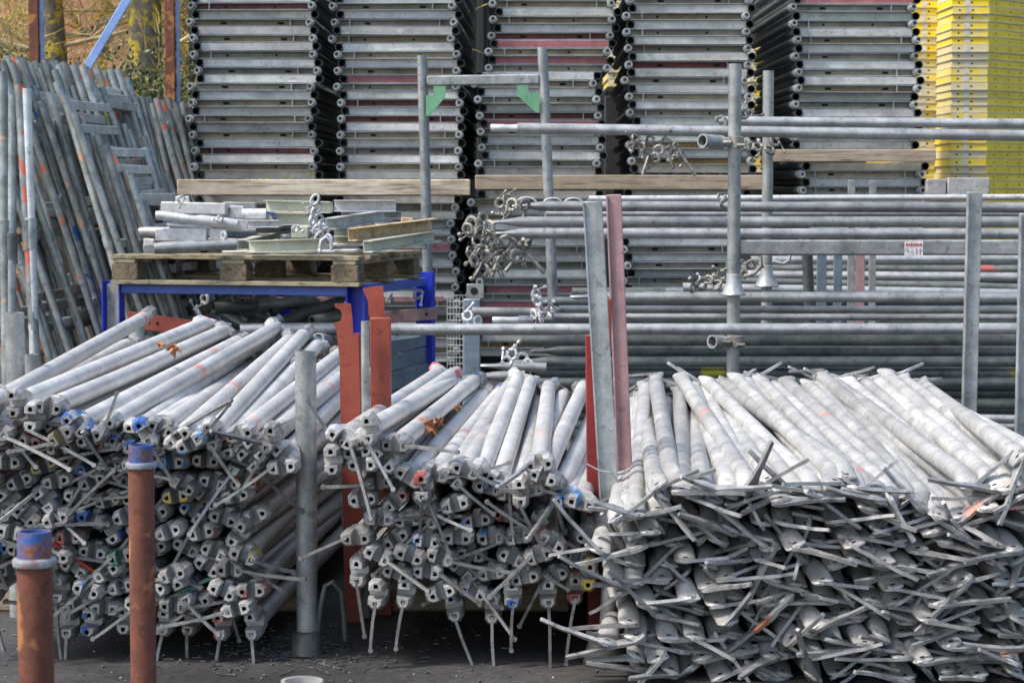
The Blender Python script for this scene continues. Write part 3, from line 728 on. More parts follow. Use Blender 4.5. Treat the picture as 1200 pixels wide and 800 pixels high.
# nearer shorter ones filling the foreground of the row
us = [-98, -84, -72, -60, -50, -38, -30, -22, -14, -2, 8, 19, 30, 39, 48, 57, 66, 75, 84, 94, 104, 113, 119, 124, 132, 140, 146, 152, 160, 168]; vs = [160, 150, 140, 130, 124, 120, 118, 115, 112, 104, 100, 96, 88, 101, 118, 108, 96, 112, 128, 136, 150, 158, 166, 170, 182, 196, 200, 205, 222, 236]
lf_series(us, vs, 10.6, lambda i: math.radians(17 + 1.5 * math.sin(i * 2.9)), lambda i: R.uniform(.03, .11), lambda i: f'shorter blue-grey frame in the nearest leaning row, {nth(i + 1)} from its left end',
          'frames leaning in the nearest row', L=1.7)
# near upright ones
for i, (u0, v0, u1, v1) in enumerate([(3, 84, 8, 470), (14, 112, 12, 470), (22, 100, 46, 450), (31, 104, 42, 440)]):
    a = P(u0, v0, 10.1); b = P(u1, v1, 10.0); root = thing('upright_tube', ['outermost', 'second', 'third', 'fourth'][i] + ' near-vertical grey tube before the leaning frames at the left', 'scaffold tube', (b.x, b.y, 0), None, 'near-vertical tubes before the leaning frames')
    mb = MB(); mb.pipe(a, V((b.x, b.y, .01)), .0225, .018, 14, .05); part('shaft', mb, 'lean_bar' if i == 3 else 'lean_tube', root)
    m = a.lerp(b, .45); mb = MB(); mb.tube(m, m + V((.0, 0, -.14)), .0275, n=14); part('sleeve', mb, 'lean_tube', root)
# support rail behind the leaning rows
mb = MB(); mb.tube((-3.4, 11.9, .9), (-1.75, 13.2, .9), .024, n=14); single('support_rail', mb, 'galv', 'hidden grey tube on which the rows of frames lean', 'scaffold tube')

# ------------------------------------------------------------------ blue stillage and pallet
YAW = math.radians(-14)
SO = P(122, 340, 10.45); SO.z = 0
def ST(x, y, z):   # stillage space: x along the front, y backwards
    return SO + Matrix.Rotation(YAW, 3, 'Z') @ V((x, y, 0)) + V((0, 0, z))
front = 1.25; depth = 1.12
root = thing('blue_stillage', 'blue metal stillage with grey-blue side sheet carrying the wooden pallet', 'stillage', SO)
zr = P(300, 339, 10.35).z
def spost(x, y, z1, w, label=None, mat='blue'):
    mb = MB(); c = ST(x, y, 0); Rm = Matrix.Rotation(YAW, 3, 'Z')
    # channel-section post
    mb.box(c + V((0, 0, z1 / 2)) + Rm @ V((0, .03, 0)), (w, .004, z1), Rm)
    mb.box(c + V((0, 0, z1 / 2)) + Rm @ V((-w / 2 + .002, 0, 0)), (.006, .056, z1), Rm)
    mb.box(c + V((0, 0, z1 / 2)) + Rm @ V((w / 2 - .002, 0, 0)), (.006, .056, z1), Rm)
    part('corner_post', mb, mat, root)
    return c
spost(.045, 0, zr + .035, .09)
mb = MB(); c = ST(.045, .012, 0); mb.box(c + V((0, 0, (zr + .022) / 2)), (.074, .006, zr + .022), Matrix.Rotation(YAW, 3, 'Z')); part('galvanised_plate', mb, 'galv', root)
spost(front, 0, zr + .03, .085); spost(.5, depth, zr + .01, .08); 
spost(front + .0, depth, zr + .045, .085); spost(0.02, depth, zr, .07)
def rail(a, b, h, mat='blue_rail', w=.03):
    mb = MB(); mb.bar(a, b, w, h, bev=.003); part('top_rail', mb, mat, root)
rail(ST(.09, 0, zr), ST(front - .04, 0, zr), .042)
rail(ST(front, .03, zr), ST(front, depth - .04, zr), .042)
rail(ST(.0, .03, zr), ST(.0, depth - .04, zr), .042)
rail(ST(.0, depth, zr - .02), ST(front - .04, depth, zr - .02), .04)
for z0, z1 in ((.28, .36), (.20, .275), (.11, .195), (.03, .105)):
    mb = MB(); mb.bar(ST(front + .01, .03, (z0 + z1) / 2), ST(front + .01, depth - .04, (z0 + z1) / 2), .012 + .02 * (z1 - z0 > .08), z1 - z0, bev=.004); part('side_sheet', mb, 'blue_grey', root)
mb = MB(); mb.bar(ST(.05, 0.01, .1), ST(front - .04, .01, .1), .01, .2, bev=.004); part('front_sheet', mb, 'blue_grey', root)
mb = MB(); mb.box(ST(front / 2, depth / 2, .03), (front - .1, depth - .1, .02), Matrix.Rotation(YAW, 3, 'Z')); part('floor_sheet', mb, 'dark_part', root)

# pallet on top
PO = ST(.06, -.06, zr + .0225); Rm = Matrix.Rotation(YAW, 3, 'Z')
def PT(x, y, z): return PO + Rm @ V((x, y, 0)) + V((0, 0, z))
root = thing('wooden_pallet', 'old weathered wooden pallet resting on the blue stillage', 'pallet', PO)
PW, PD = 1.22, 1.0
for i, y in enumerate((.05, PD / 2, PD - .05)):
    mb = MB(); mb.box(PT(PW / 2, y, .011), (PW, .10, .02), Rm, bev=.003); part('bottom_board', mb, 'pallet_top', root)
    for x in (.07, PW / 2, PW - .07):
        mb = MB(); mb.box(PT(x, y, .0605), (.13, .098, .077), Rm, bev=.004); part('block', mb, 'pallet_block', root)
for x in (.07, PW / 2, PW - .07):
    mb = MB(); mb.box(PT(x, PD / 2, .1095), (.11, PD, .0195), Rm, bev=.003); part('stringer_board', mb, 'pallet_top', root)
for i, y in enumerate((.045, .235, .425, .615, .80, .95)):
    mb = MB(); mb.box(PT(PW / 2, y, .130), (PW + R.uniform(-.01, .01), (.095, .12, .12, .12, .12, .095)[i], .02), Rm, bev=.003); part('deck_board', mb, 'pallet_top', root)
ZP = PO.z + .141

# hardware on the pallet.  given by picture points at a depth near the pallet; z chosen by the picture
def hw_bar(name, p, q, Y0, Y1, w, h, mat, label, cat='steel part', kind='bar', extra=None):
    a = P(*p, Y0); b = P(*q, Y1)
    mb = MB()
    if kind == 'bar': mb.bar(a, b, w, h, bev=.004)
    elif kind == 'channel':
        d = (b - a).normalized(); X = V((d.y, -d.x, 0)).normalized(); 
        mb.bar(a, b, .004, h); o = X * (w / 2)
        mb.bar(a + o + V((0, 0, h / 2)), b + o + V((0, 0, h / 2)), w, .004); mb.bar(a + o - V((0, 0, h / 2)), b + o - V((0, 0, h / 2)), w, .004)
    elif kind == 'tube': mb.pipe(a, b, w, w * .8, 18, .06)
    elif kind == 'swage':
        m = a.lerp(b, .48); m2 = a.lerp(b, .56)
        mb.loft([mb.ring_pts(pp, *mb.axes(b - a), r, r, 18) for pp, r in ((a, w * .75), (a.lerp(b, .03), w * .85), (m, w * .82), (m2, w * 1.05), (a.lerp(b, .9), w * 1.0), (b, w * .9))])
        mb.bar(b - (b - a).normalized() * .01, b + (b - a).normalized() * .05, .012, h, bev=.003)
    return single(name, mb, mat, label, cat)
hw_bar('box_section_part', (190, 243), (266, 245), 10.6, 10.55, .05, .055, 'white_part', 'grey box-section piece at the upper left of the pallet load')
hw_bar('end_plate_part', (270, 248), (286, 249), 10.6, 10.6, .05, .06, 'white_part', 'small pale end plate beside the upper left box section')
hw_bar('forked_tube', (182, 252), (278, 263), 10.3, 10.35, .025, .05, 'white_part', 'bright swaged tube with flat tongue lying above the box pieces', kind='swage')
hw_bar('short_tube', (284, 251), (312, 251), 10.5, 10.5, .027, .05, 'white_part', 'short bright tube right of the upper box section', kind='tube')
hw_bar('short_tube', (165, 272), (200, 272), 10.55, 10.5, .026, .05, 'galv_lying', 'short grey tube end left on the pallet load', kind='tube')
hw_bar('box_section_part', (183, 275), (243, 275), 10.35, 10.35, .05, .058, 'white_part', 'grey box-section piece in the middle left of the pallet load')
hw_bar('hook_plate_part', (246, 275), (266, 275), 10.35, 10.35, .04, .055, 'white_part', 'pale hooked plate at the end of the middle box section')
hw_bar('end_plate_part', (169, 286), (181, 287), 10.4, 10.4, .05, .055, 'white_part', 'small pale plate at the left end of the load')
hw_bar('forked_tube', (278, 286), (181, 291), 10.22, 10.18, .028, .04, 'galv_lying', 'dull swaged tube lying on the front board of the pallet', kind='swage')
hw_bar('flat_bar', (185, 282), (222, 283), 10.5, 10.5, .05, .012, 'red', 'thin reddish strip showing between the left tubes')
for i, (p, q, lab) in enumerate([((200, 267), (470, 266), 'thin grey flat bar running across the load, upper one'), ((240, 281), (380, 283), 'thin grey flat bar running across the load, lower one'), ((210, 291), (500, 285), 'thin grey flat bar lying on the pallet boards'), ((262, 296), (430, 294), 'pale strip lying along the front of the pallet')]):
    hw_bar('flat_bar', p, q, 10.8 - .1 * i, 10.6 - .1 * i, .05, .018, 'galv_lying', lab)
hw_bar('channel_section', (312, 241), (390, 243), 10.6, 10.5, .04, .05, 'cream_part', 'cream channel section on top of the load behind the chain', kind='channel')
hw_bar('channel_section', (316, 256), (372, 257), 10.55, 10.5, .04, .055, 'cream_part', 'cream channel section with yellow stain under the top one', kind='channel')
hw_bar('channel_section', (392, 241), (464, 241), 10.5, 10.5, .05, .05, 'white_part', 'bright grey channel right of the chain, upper one', kind='channel')
hw_bar('channel_section', (382, 262), (450, 252), 10.35, 10.8, .05, .05, 'white_part', 'bright grey channel slanting back right of the chain', kind='channel')
hw_bar('channel_section', (278, 287), (340, 272), 10.3, 10.9, .05, .045, 'cream_part', 'olive channel slanting up in the middle of the load', kind='channel')
hw_bar('channel_section', (292, 289), (388, 286), 10.2, 10.15, .05, .052, 'cream_part', 'cream channel with blue paint mark at the front of the load', kind='channel')
hw_bar('channel_section', (342, 272), (362, 272), 10.4, 10.4, .05, .055, 'cream_part', 'short cream block behind the blue-marked channel')
hw_bar('channel_section', (392, 272), (430, 270), 10.5, 10.6, .05, .04, 'cream_part', 'cream channel stub right of the chain', kind='channel')
hw_bar('rusty_beam', (408, 275), (505, 263), 10.15, 10.5, .05, .055, 'rusty_part', 'rust-stained cream beam at the right end of the load', kind='channel')
hw_bar('channel_section', (426, 289), (508, 276), 10.12, 10.5, .05, .05, 'cream_part', 'olive-grey channel under the rusty beam', kind='channel')
hw_bar('box_section_part', (440, 266), (500, 262), 10.8, 10.9, .05, .035, 'galv_lying', 'grey bar end showing behind the rusty beam')
def coupler(c, s, label, mat='clamp', seed=0, group=None, arm=True, name='tube_coupler'):
    """half-coupler: curved jaw, hinged flap, bolt with nut"""
    q = Euler((R.uniform(-.8, .8), R.uniform(-PI, PI), R.uniform(-1, 1))).to_matrix(); root = thing(name, label, 'coupler', c, None, group)
    mb = MB(); r = .030 * s
    pts = [c + q @ V((math.cos(a) * r, 0, math.sin(a) * r)) for a in [PI * (.15 + 1.25 * k / 9) for k in range(10)]]
    mb.path(pts, [(.0075 + .002 * (k % 3 == 0)) * s for k in range(10)], 6, flat=1.5); mb.box(pts[0], (.02 * s, .018 * s, .012 * s), q); mb.box(pts[-1], (.016 * s, .02 * s, .014 * s), q); part('jaw', mb, mat, root)
    mb = MB(); pts = [c + q @ V((math.cos(a) * r, 0, math.sin(a) * r)) for a in [PI * (1.5 + .5 * k / 6) for k in range(7)]]
    mb.path(pts, [.007 * s] * 7, 6, flat=1.5); mb.tube(pts[3] - q @ V((0, .016 * s, 0)), pts[3] + q @ V((0, .016 * s, 0)), .007 * s, n=6); part('flap', mb, mat, root)
    if arm:
        mb = MB(); a0 = c + q @ V((r * 1.05, 0, 0)); e = c + q @ V((r * 1.2, 0, -.07 * s))
        mb.bar(a0, e, .012 * s, .008 * s, bev=.002); mb.tube(e, e + (e - a0).normalized() * .018 * s, .012 * s, n=6); part('bolt', mb, mat, root)
    return root
# chain with shackle
mb = MB()
def link(mb, c, r, t, rot, e=1.5):
    pts = []
    for k in range(14):
        a = 2 * PI * k / 14; q = V((math.cos(a) * r, 0, math.sin(a) * r * e)); pts.append(c + (rot @ q))
    mb.path(pts, t, 8, closed=True)
cy = 10.12
for i, (u, v) in enumerate([(369, 234), (372, 243), (369, 250), (374, 256), (366, 258), (378, 262), (372, 268), (380, 272), (374, 277), (385, 281)]):
    link(mb, P(u, v, cy + .01 * (i % 2)), .016, .0068, Euler((R.uniform(-.4, .4), R.uniform(-.9, .9), R.uniform(-1.2, 1.2))).to_matrix())
single('chain', mb, 'white_part', 'heavy pale chain hanging over the middle of the pallet load', 'chain')
root = thing('shackle', 'chunky shackle with rusty pin at the lower end of the chain', 'shackle', P(382, 294, 10.08))
mb = MB(); c = P(382, 287, 10.08); mb.path([c + V((x, 0, z)) for x, z in ((-.022, -.035), (-.026, -.01), (-.022, .018), (0, .036), (.022, .018), (.026, -.01), (.022, -.035))], .0085, 10); part('bow', mb, 'white_part', root)
mb = MB(); mb.tube(c + V((-.036, 0, -.03)), c + V((.036, 0, -.03)), .009, n=12); mb.tube(c + V((-.036, 0, -.03)), c + V((-.025, 0, -.03)), .015, n=12); part('pin', mb, 'white_part', root)
# stray load pieces that keep the upper bars supported
for i, (u, v) in enumerate([(230, 262), (300, 280), (350, 262), (420, 255), (455, 268)]):
    hw_bar('box_section_part', (u - 16, v + 8), (u + 16, v + 8), 10.72, 10.75, .05, .05, 'galv_lying', f'grey box-section offcut inside the pallet load, {nth(i + 1)} from the left')
for i, (u, v, w_) in enumerate([(205, 291, 40), (265, 291, 30), (330, 291, 50), (400, 290, 40), (460, 286, 40)]):
    hw_bar('box_section_part', (u - w_, v), (u + w_, v), 10.62, 10.62, .06, .05, 'galv', f'dull box-section offcut at the bottom of the load, {nth(i + 1)} from the left')

for i, (p, q, Y0, Y1, w_, h_, m_, k_) in enumerate([((262, 240), (300, 241), 10.7, 10.7, .04, .03, 'galv_lying', 'bar'), ((288, 262), (330, 262), 10.5, 10.45, .04, .03, 'white_part', 'channel'), ((300, 270), (352, 266), 10.6, 10.75, .05, .03, 'galv_lying', 'channel'),
        ((206, 236), (222, 236), 10.6, 10.6, .03, .05, 'white_part', 'bar'), ((248, 262), (262, 268), 10.4, 10.4, .03, .03, 'galv', 'bar'), ((400, 252), (470, 252), 10.9, 10.95, .04, .03, 'galv_lying', 'channel'), ((392, 281), (428, 281), 10.25, 10.3, .04, .03, 'cream_part', 'channel'),
        ((196, 264), (300, 270), 10.6, 10.6, .012, .03, 'galv_lying', 'tube'), ((330, 278), (420, 262), 10.5, 10.8, .012, .03, 'white_part', 'tube'), ((470, 258), (484, 259), 10.9, 10.9, .03, .03, 'rusty_part', 'bar')]):
    hw_bar('steel_offcut', p, q, Y0, Y1, w_, h_, m_, f'small steel offcut wedged in the pallet load, {nth(i + 1)} of ten', 'steel part', k_)
for i, (u, v) in enumerate([(212, 233), (258, 256), (262, 276), (364, 246), (346, 268), (376, 262)]):
    coupler(P(u, v, 10.3), .55, f'small cast clamp among the pallet load, {nth(i + 1)} of six', 'white_part', group='clamps in the pallet load')
# clutter inside the stillage
def tb(name, p, q, Y0, Y1, r, mat, label, cat='scaffold tube'):
    return hw_bar(name, p, q, Y0, Y1, r, .04, mat, label, cat, 'tube')
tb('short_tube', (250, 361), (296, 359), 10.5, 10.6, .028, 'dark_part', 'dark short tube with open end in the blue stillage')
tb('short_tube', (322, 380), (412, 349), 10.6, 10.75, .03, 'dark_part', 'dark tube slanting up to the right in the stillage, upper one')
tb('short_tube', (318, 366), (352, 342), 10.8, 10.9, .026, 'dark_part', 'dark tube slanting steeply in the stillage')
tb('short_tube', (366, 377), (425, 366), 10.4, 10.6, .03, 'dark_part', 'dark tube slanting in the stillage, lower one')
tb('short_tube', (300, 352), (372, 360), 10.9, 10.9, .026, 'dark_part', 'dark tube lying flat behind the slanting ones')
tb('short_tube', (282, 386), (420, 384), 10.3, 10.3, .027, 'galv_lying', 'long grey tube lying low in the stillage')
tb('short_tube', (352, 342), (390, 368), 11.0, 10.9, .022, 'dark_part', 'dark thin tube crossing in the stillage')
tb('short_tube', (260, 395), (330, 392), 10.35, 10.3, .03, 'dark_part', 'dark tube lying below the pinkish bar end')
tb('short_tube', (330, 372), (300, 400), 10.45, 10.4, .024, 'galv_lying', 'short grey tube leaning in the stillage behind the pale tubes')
def holed_bar(p, q, Y0, Y1, h, mat, label, holes, hm='black'):
    a = P(*p, Y0); b = P(*q, Y1); root = thing('holed_bar', label, 'steel bar', a)
    mb = MB(); mb.bar(a, b, .01, h, bev=.002)
    for t in holes:
        c = a.lerp(b, t); mb.tube(c + V((0, -.0065, 0)), c + V((0, .0065, 0)), .008, n=12, mi=1)
    part('bar', mb, [mat, hm], root)
holed_bar((150, 374), (250, 388), 10.4, 10.35, .075, 'pinkred' if 'pinkred' in M else 'red', 'faded red bar with bolt holes behind the left heap', (.15, .25, .35))
holed_bar((250, 384), (271, 386), 10.3, 10.3, .06, 'galv', 'grey forked end plate beside the red bar', (.4,))
holed_bar((455, 393), (492, 388), 10.3, 10.4, .055, 'white_part', 'pale holed strip behind the red posts', (.25, .45, .65))
holed_bar((452, 372), (512, 367), 10.9, 10.9, .06, 'pink', 'pinkish grey flat piece between the red post and blue post', (.8,))
holed_bar((168, 400), (205, 412), 10.5, 10.5, .07, 'cream_part', 'yellowish plate with holes behind the left heap', (.3, .6))
holed_bar((258, 352), (520, 350), 11.35, 11.4, .03, 'pink', 'pinkish strip along the back of the stillage', (.1,))
# yellow leaning bar behind, and angled grey tube at far left of stillage
tb('yellow_tube', (203, 345), (213, 385), 10.95, 10.9, .016, 'yellow_side', 'thin yellow tube among the grey ones under the pallet')
tb('short_tube', (139, 350), (112, 430), 10.8, 10.6, .022, 'galv', 'grey tube leaning against the left post of the stillage')
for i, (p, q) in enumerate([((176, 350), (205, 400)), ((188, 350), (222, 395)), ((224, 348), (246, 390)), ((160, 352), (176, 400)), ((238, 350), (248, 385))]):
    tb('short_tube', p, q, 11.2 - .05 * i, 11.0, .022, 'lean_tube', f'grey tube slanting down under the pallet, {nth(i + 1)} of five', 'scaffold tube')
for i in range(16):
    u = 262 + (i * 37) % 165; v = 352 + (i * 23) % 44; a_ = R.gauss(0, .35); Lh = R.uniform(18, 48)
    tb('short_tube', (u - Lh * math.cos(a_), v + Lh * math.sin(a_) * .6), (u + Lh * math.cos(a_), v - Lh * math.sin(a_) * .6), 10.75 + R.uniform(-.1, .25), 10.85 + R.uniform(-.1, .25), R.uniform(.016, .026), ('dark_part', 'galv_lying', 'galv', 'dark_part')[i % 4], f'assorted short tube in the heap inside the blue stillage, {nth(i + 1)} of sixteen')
# small castings (coupler heaps)
k = 0
for (u, v, Y) in [(232, 366, 10.4), (240, 350, 10.5), (276, 350, 10.6), (300, 344, 10.9), (262, 398, 10.3), (292, 398, 10.2), (340, 395, 10.2), (372, 398, 10.1), (385, 412, 10.0), (410, 356, 10.7), (320, 352, 10.9), (442, 352, 10.8), (456, 350, 10.9), (490, 345, 11.0)]:
    k += 1; coupler(P(u, v, Y), .75, f'pale cast coupler in the clutter behind the left heap, {nth(k)} of its row', 'white_part' if k % 3 else 'clamp', group='couplers in the clutter of the stillage')
tb('short_tube', (373, 396), (384, 398), 10.0, 10.4, .024, 'white_part', 'pale tube with open end facing the viewer behind the left heap')

# ------------------------------------------------------------------ standing frame with green gussets
root = thing('standing_frame', 'standing grey frame with green corner gussets before the stacks', 'scaffold frame', P(570, 420, 11.6) * 1.0)
root.location.z = 0
for (ut, vt, ub, vb, mat) in ((494, 65, 503, 420, 'galv'), (635, 56, 650, 420, 'galv')):
    a = P(ut, vt, 11.6); b = P(ub, vb, 11.6); b.z = max(b.z, .005)
    mb = MB(); mb.pipe(a, b, .0235, .019, 18, .05); mb.bar(a.lerp(b, .02) + V((.024, .02, 0)), b + V((.024, .02, .02)), .012, .016); part('post', mb, mat, root)
a = P(500, 95, 11.6); b = P(632, 93, 11.6); mb = MB(); mb.bar(a, b, .045, .052, bev=.006); part('crossbar', mb, 'galv', root)
def gusset(poly):
    pts = [P(u, v, 11.57) for u, v in poly]; mb = MB(); mb.loft([[p + V((0, -.003, 0)) for p in pts], [p + V((0, .003, 0)) for p in pts]]); part('gusset', mb, 'green', root, 20)
gusset([(499, 112), (508, 112), (508, 101), (522, 101), (522, 113), (504, 136), (499, 136)])
gusset([(606, 100), (619, 100), (619, 109), (632, 109), (632, 132), (628, 132), (606, 112)])

# ------------------------------------------------------------------ rack of long tubes, right
def post_b(u, v, vb, Y, r, label, cone_v=None, cone_r=.045, mat='galv', vs_=None):
    a = P(u, v, Y); b = P(u + (vb[0] if isinstance(vb, tuple) else 0), 400, Y)
    root = thing('rack_post', label, 'post', (a.x, Y, 0))
    mb = MB(); mb.pipe((a.x, Y, a.z), (a.x, Y, 0), r, r * .84, 24, .06, both=False); part('shaft', mb, mat, root)
    if cone_v:
        z0, z1 = P(u, cone_v[1], Y).z, P(u, cone_v[0], Y).z; X, Z = V((1, 0, 0)), V((0, 1, 0)); c = V((a.x, Y, 0))
        mb = MB(); mb.loft([mb.ring_pts(c + V((0, 0, z)), X, Z, q, q, 28) for z, q in ((z0, cone_r * .96), (z0 + .004, cone_r), (z0 + .01, cone_r * .93), (z1, r * 1.12), (z1 + .03, r * 1.12), (z1 + .032, r))]); part('cone_collar', mb, mat, root)
    return root
post_b(861.5, 75, 0, 8.1, .0238, 'tall galvanised rack post with cone collar holding the flat rail', (331, 346))
post_b(900.5, 83, 0, 9.0, .0222, 'second galvanised rack post with cone collar behind the first', (320, 336), .05)
a = P(946, 296, 9.2); b = P(953, 460, 9.2); mb = MB(); mb.pipe(a, V((b.x + .01, b.y, .01)), .0225, .019, 20, .05); single('rack_post', mb, 'dark_part', 'darker slightly tilted post right of the cone-collared posts', 'post')
a = P(866, 290, 8.1); b = P(1215, 290, 8.1)
root = thing('flat_rail', 'flat galvanised rail with red and white sticker fixed to the rack post', 'rail', a)
mb = MB(); mb.bar(a, b, .03, .056, bev=.006); part('rail_bar', mb, 'galv_lying', root)
s0 = P(1071, 290.5, 8.08); mb = MB(); mb.box((s0.x, 8.0845 - .0005, s0.z), (.068, .001, .058))
st = part('sticker', mb, 'white_mark', root)
mb = MB()
for i in range(7): mb.box((s0.x - .026 + i * .0087, 8.0825, s0.z + .012), (.006, .001, .006 if i % 2 else .009))
for i in range(4): mb.box((s0.x - .02 + i * .013 + (.004 if i > 1 else 0), 8.0825, s0.z - .012), (.0022, .001, .02 if i > 1 else .008))
o = ob('print', None, st); 
bpy.data.objects.remove(o)
mb.v = [tuple(Vector(p) - root.location) for p in mb.v]; ob('print', mb.mesh('print', 'sticker_red'), st)
def long_tube(pts, r, mat, label, group=None, cap_left='open', couple=False):
    (u0, v0, Y0), (u1, v1, Y1) = pts; a = P(u0, v0, Y0); b = P(u1, v1, Y1)
    root = thing('long_tube', label, 'scaffold tube', a, None, group); mb = MB()
    d = (b - a).normalized()
    if cap_left == 'spigot':
        mb.pipe(a + d * .10, b, r, r * .84, 20, .05); part('tube', mb, mat, root)
        mb = MB(); mb.loft([mb.ring_pts(a + d * t, *mb.axes(d), q, q, 20) for t, q in ((0, r * .62), (.004, r * .72), (.05, r * .72), (.055, r * .64), (.1, r * .74), (.14, r * .99))]); part('spigot', mb, 'white_part', root)
    elif cap_left == 'flat':
        X, Z = mb.axes(d)
        mb.loft([mb.ring_pts(a + d * t, X, Z, wx * r, wz * r, 20) for t, wx, wz in ((0, .9, .3), (.01, 1.25, .34), (.05, 1.25, .4), (.11, 1.1, .9), (.15, 1, 1), ((b - a).length, 1, 1))]); part('tube', mb, mat, root)
    else:
        mb.pipe(a, b, r, r * .84, 20, .05); part('tube', mb, mat, root)
    return root
long_tube([(575, 150, 8.35), (1230, 159.5, 8.35)], .0205, 'galv_lying', 'long tube with spigot end crossing high in front of the stacks', cap_left='spigot')
long_tube([(838, 142, 8.6), (1230, 145, 8.6)], .0185, 'galv_lying', 'long tube just above and behind the high spigot-ended one')
long_tube([(600, 241.5, 8.75), (1230, 243.5, 8.75)], .0205, 'galv_lying', 'uppermost of the three long tubes at the mid rack', cap_left='flat')
long_tube([(574, 260, 8.4), (1230, 260, 8.4)], .0205, 'galv_lying', 'middle one of the three long tubes at the mid rack', cap_left='flat')
long_tube([(574, 273.5, 8.35), (1230, 274, 8.35)], .020, 'galv_lying', 'lowest of the three long tubes just above the flat rail', cap_left='flat')
long_tube([(690, 233, 9.3), (1230, 231, 9.3)], .013, 'white_part', 'thin bright tube lying behind the three long tubes')
long_tube([(640, 250, 9.2), (1230, 250, 9.2)], .015, 'galv_lying', 'thin tube nearly hidden between the upper and middle long tubes')
long_tube([(455, 386, 7.8), (1230, 385, 7.8)], .0205, 'galv_lying', 'single long tube running the whole width before both rack posts')
E = [(668, 347.5, 8.4, 'galv_lying', .020, 'flat'), (655, 362, 8.5, 'galv_lying', .014, 'open'), (648, 371, 8.35, 'galv_lying', .013, 'open')]
for i, (u, v, Y, m, r, c) in enumerate(E): long_tube([(u, v, Y), (1230, v + 1, Y)], r, m, f'long grey tube above the full-width tube, {nth(i + 1)} from the top', 'long tubes above the full-width tube', c)
# dull tubes seen between rail and full-width tube (farther back), slightly slanting
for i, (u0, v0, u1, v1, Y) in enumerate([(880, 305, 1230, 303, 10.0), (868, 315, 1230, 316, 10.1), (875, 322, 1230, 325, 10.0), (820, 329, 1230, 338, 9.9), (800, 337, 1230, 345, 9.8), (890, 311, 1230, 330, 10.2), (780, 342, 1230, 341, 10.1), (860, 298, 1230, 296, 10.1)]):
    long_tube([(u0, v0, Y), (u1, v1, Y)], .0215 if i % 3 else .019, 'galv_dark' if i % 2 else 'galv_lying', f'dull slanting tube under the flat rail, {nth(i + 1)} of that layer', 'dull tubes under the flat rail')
# dark bundle at the bottom
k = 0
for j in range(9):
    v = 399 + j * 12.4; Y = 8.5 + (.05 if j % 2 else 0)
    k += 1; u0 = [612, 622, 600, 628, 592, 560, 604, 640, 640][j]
    long_tube([(u0, v, Y), (1230, v + R.uniform(-1, 2), Y)], .0205, 'galv_dark', f'dark green-grey tube in the low bundle, {nth(k)} from the top', 'dark tubes in the low bundle', 'flat' if j in (1, 2, 5) else 'open')
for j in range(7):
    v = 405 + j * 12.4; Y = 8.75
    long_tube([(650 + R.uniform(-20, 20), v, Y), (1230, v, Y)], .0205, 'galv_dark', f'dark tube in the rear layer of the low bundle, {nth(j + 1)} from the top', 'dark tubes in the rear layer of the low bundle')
long_tube([(563, 428, 8.3), (640, 431, 8.3)], .02, 'galv_lying', 'short grey tube end left of the low bundle, upper one', cap_left='flat')
long_tube([(543, 442, 8.2), (615, 440, 8.2)], .02, 'galv_lying', 'short grey tube end left of the low bundle, lower one', cap_left='flat')
long_tube([(553, 365, 8.6), (640, 366, 8.6)], .018, 'galv_lying', 'grey tube end left of the grey upright, upper one')
long_tube([(577, 375, 8.4), (625, 375, 8.4)], .018, 'galv_lying', 'grey sleeved tube end left of the grey upright, lower one', cap_left='spigot')
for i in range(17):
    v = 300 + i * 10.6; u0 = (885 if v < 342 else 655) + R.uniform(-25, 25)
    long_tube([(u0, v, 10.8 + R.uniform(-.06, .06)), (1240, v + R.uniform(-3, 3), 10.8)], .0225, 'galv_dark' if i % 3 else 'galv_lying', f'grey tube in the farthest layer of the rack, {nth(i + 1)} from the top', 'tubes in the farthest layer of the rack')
# lower bright tubes at the right behind the heap
for i, v in enumerate((489, 498, 507, 516)):
    long_tube([(1090, v, 8.2), (1235, v + 2, 8.2)], .014, 'galv_lying', f'thin bright tube low behind the right heap, {nth(i + 1)} from the top', 'thin bright tubes low behind the right heap')
# small uprights behind the rail
for i, (u, v0, v1, w, m) in enumerate([(963, 296, 345, .042, 'blue_grey'), (982, 298, 345, .038, 'blue_grey'), (1008, 298, 345, .040, 'pink'), (998, 211, 345, .032, 'galv'), (1023, 212, 300, .030, 'galv')]):
    a = P(u, v0, 9.6); b = P(u, v1, 9.6); mb = MB(); mb.bar((b.x, 9.6, .01), a, w, .01, bev=.002, up=(0, -1, 0))
    single('flat_stake', mb, m, f'flat upright stake behind the rail, {["leftmost bluish", "second bluish", "pale worn", "slim tall grey", "slim tall right"][i]} one', 'upright')
# rack cross bearers (hidden support of the long tubes)
for i, (u, z, Y) in enumerate([(1150, .30, 8.6), (760, .30, 8.9)]):
    a = P(u, 300, 8.0); mb = MB(); mb.bar((a.x, 7.95, .012), (a.x, 9.9, .012), .05, .02); single('ground_bearer', mb, 'dark_part', f'flat steel bearer under the tube rack, {["right", "left"][i]} one', 'bearer')

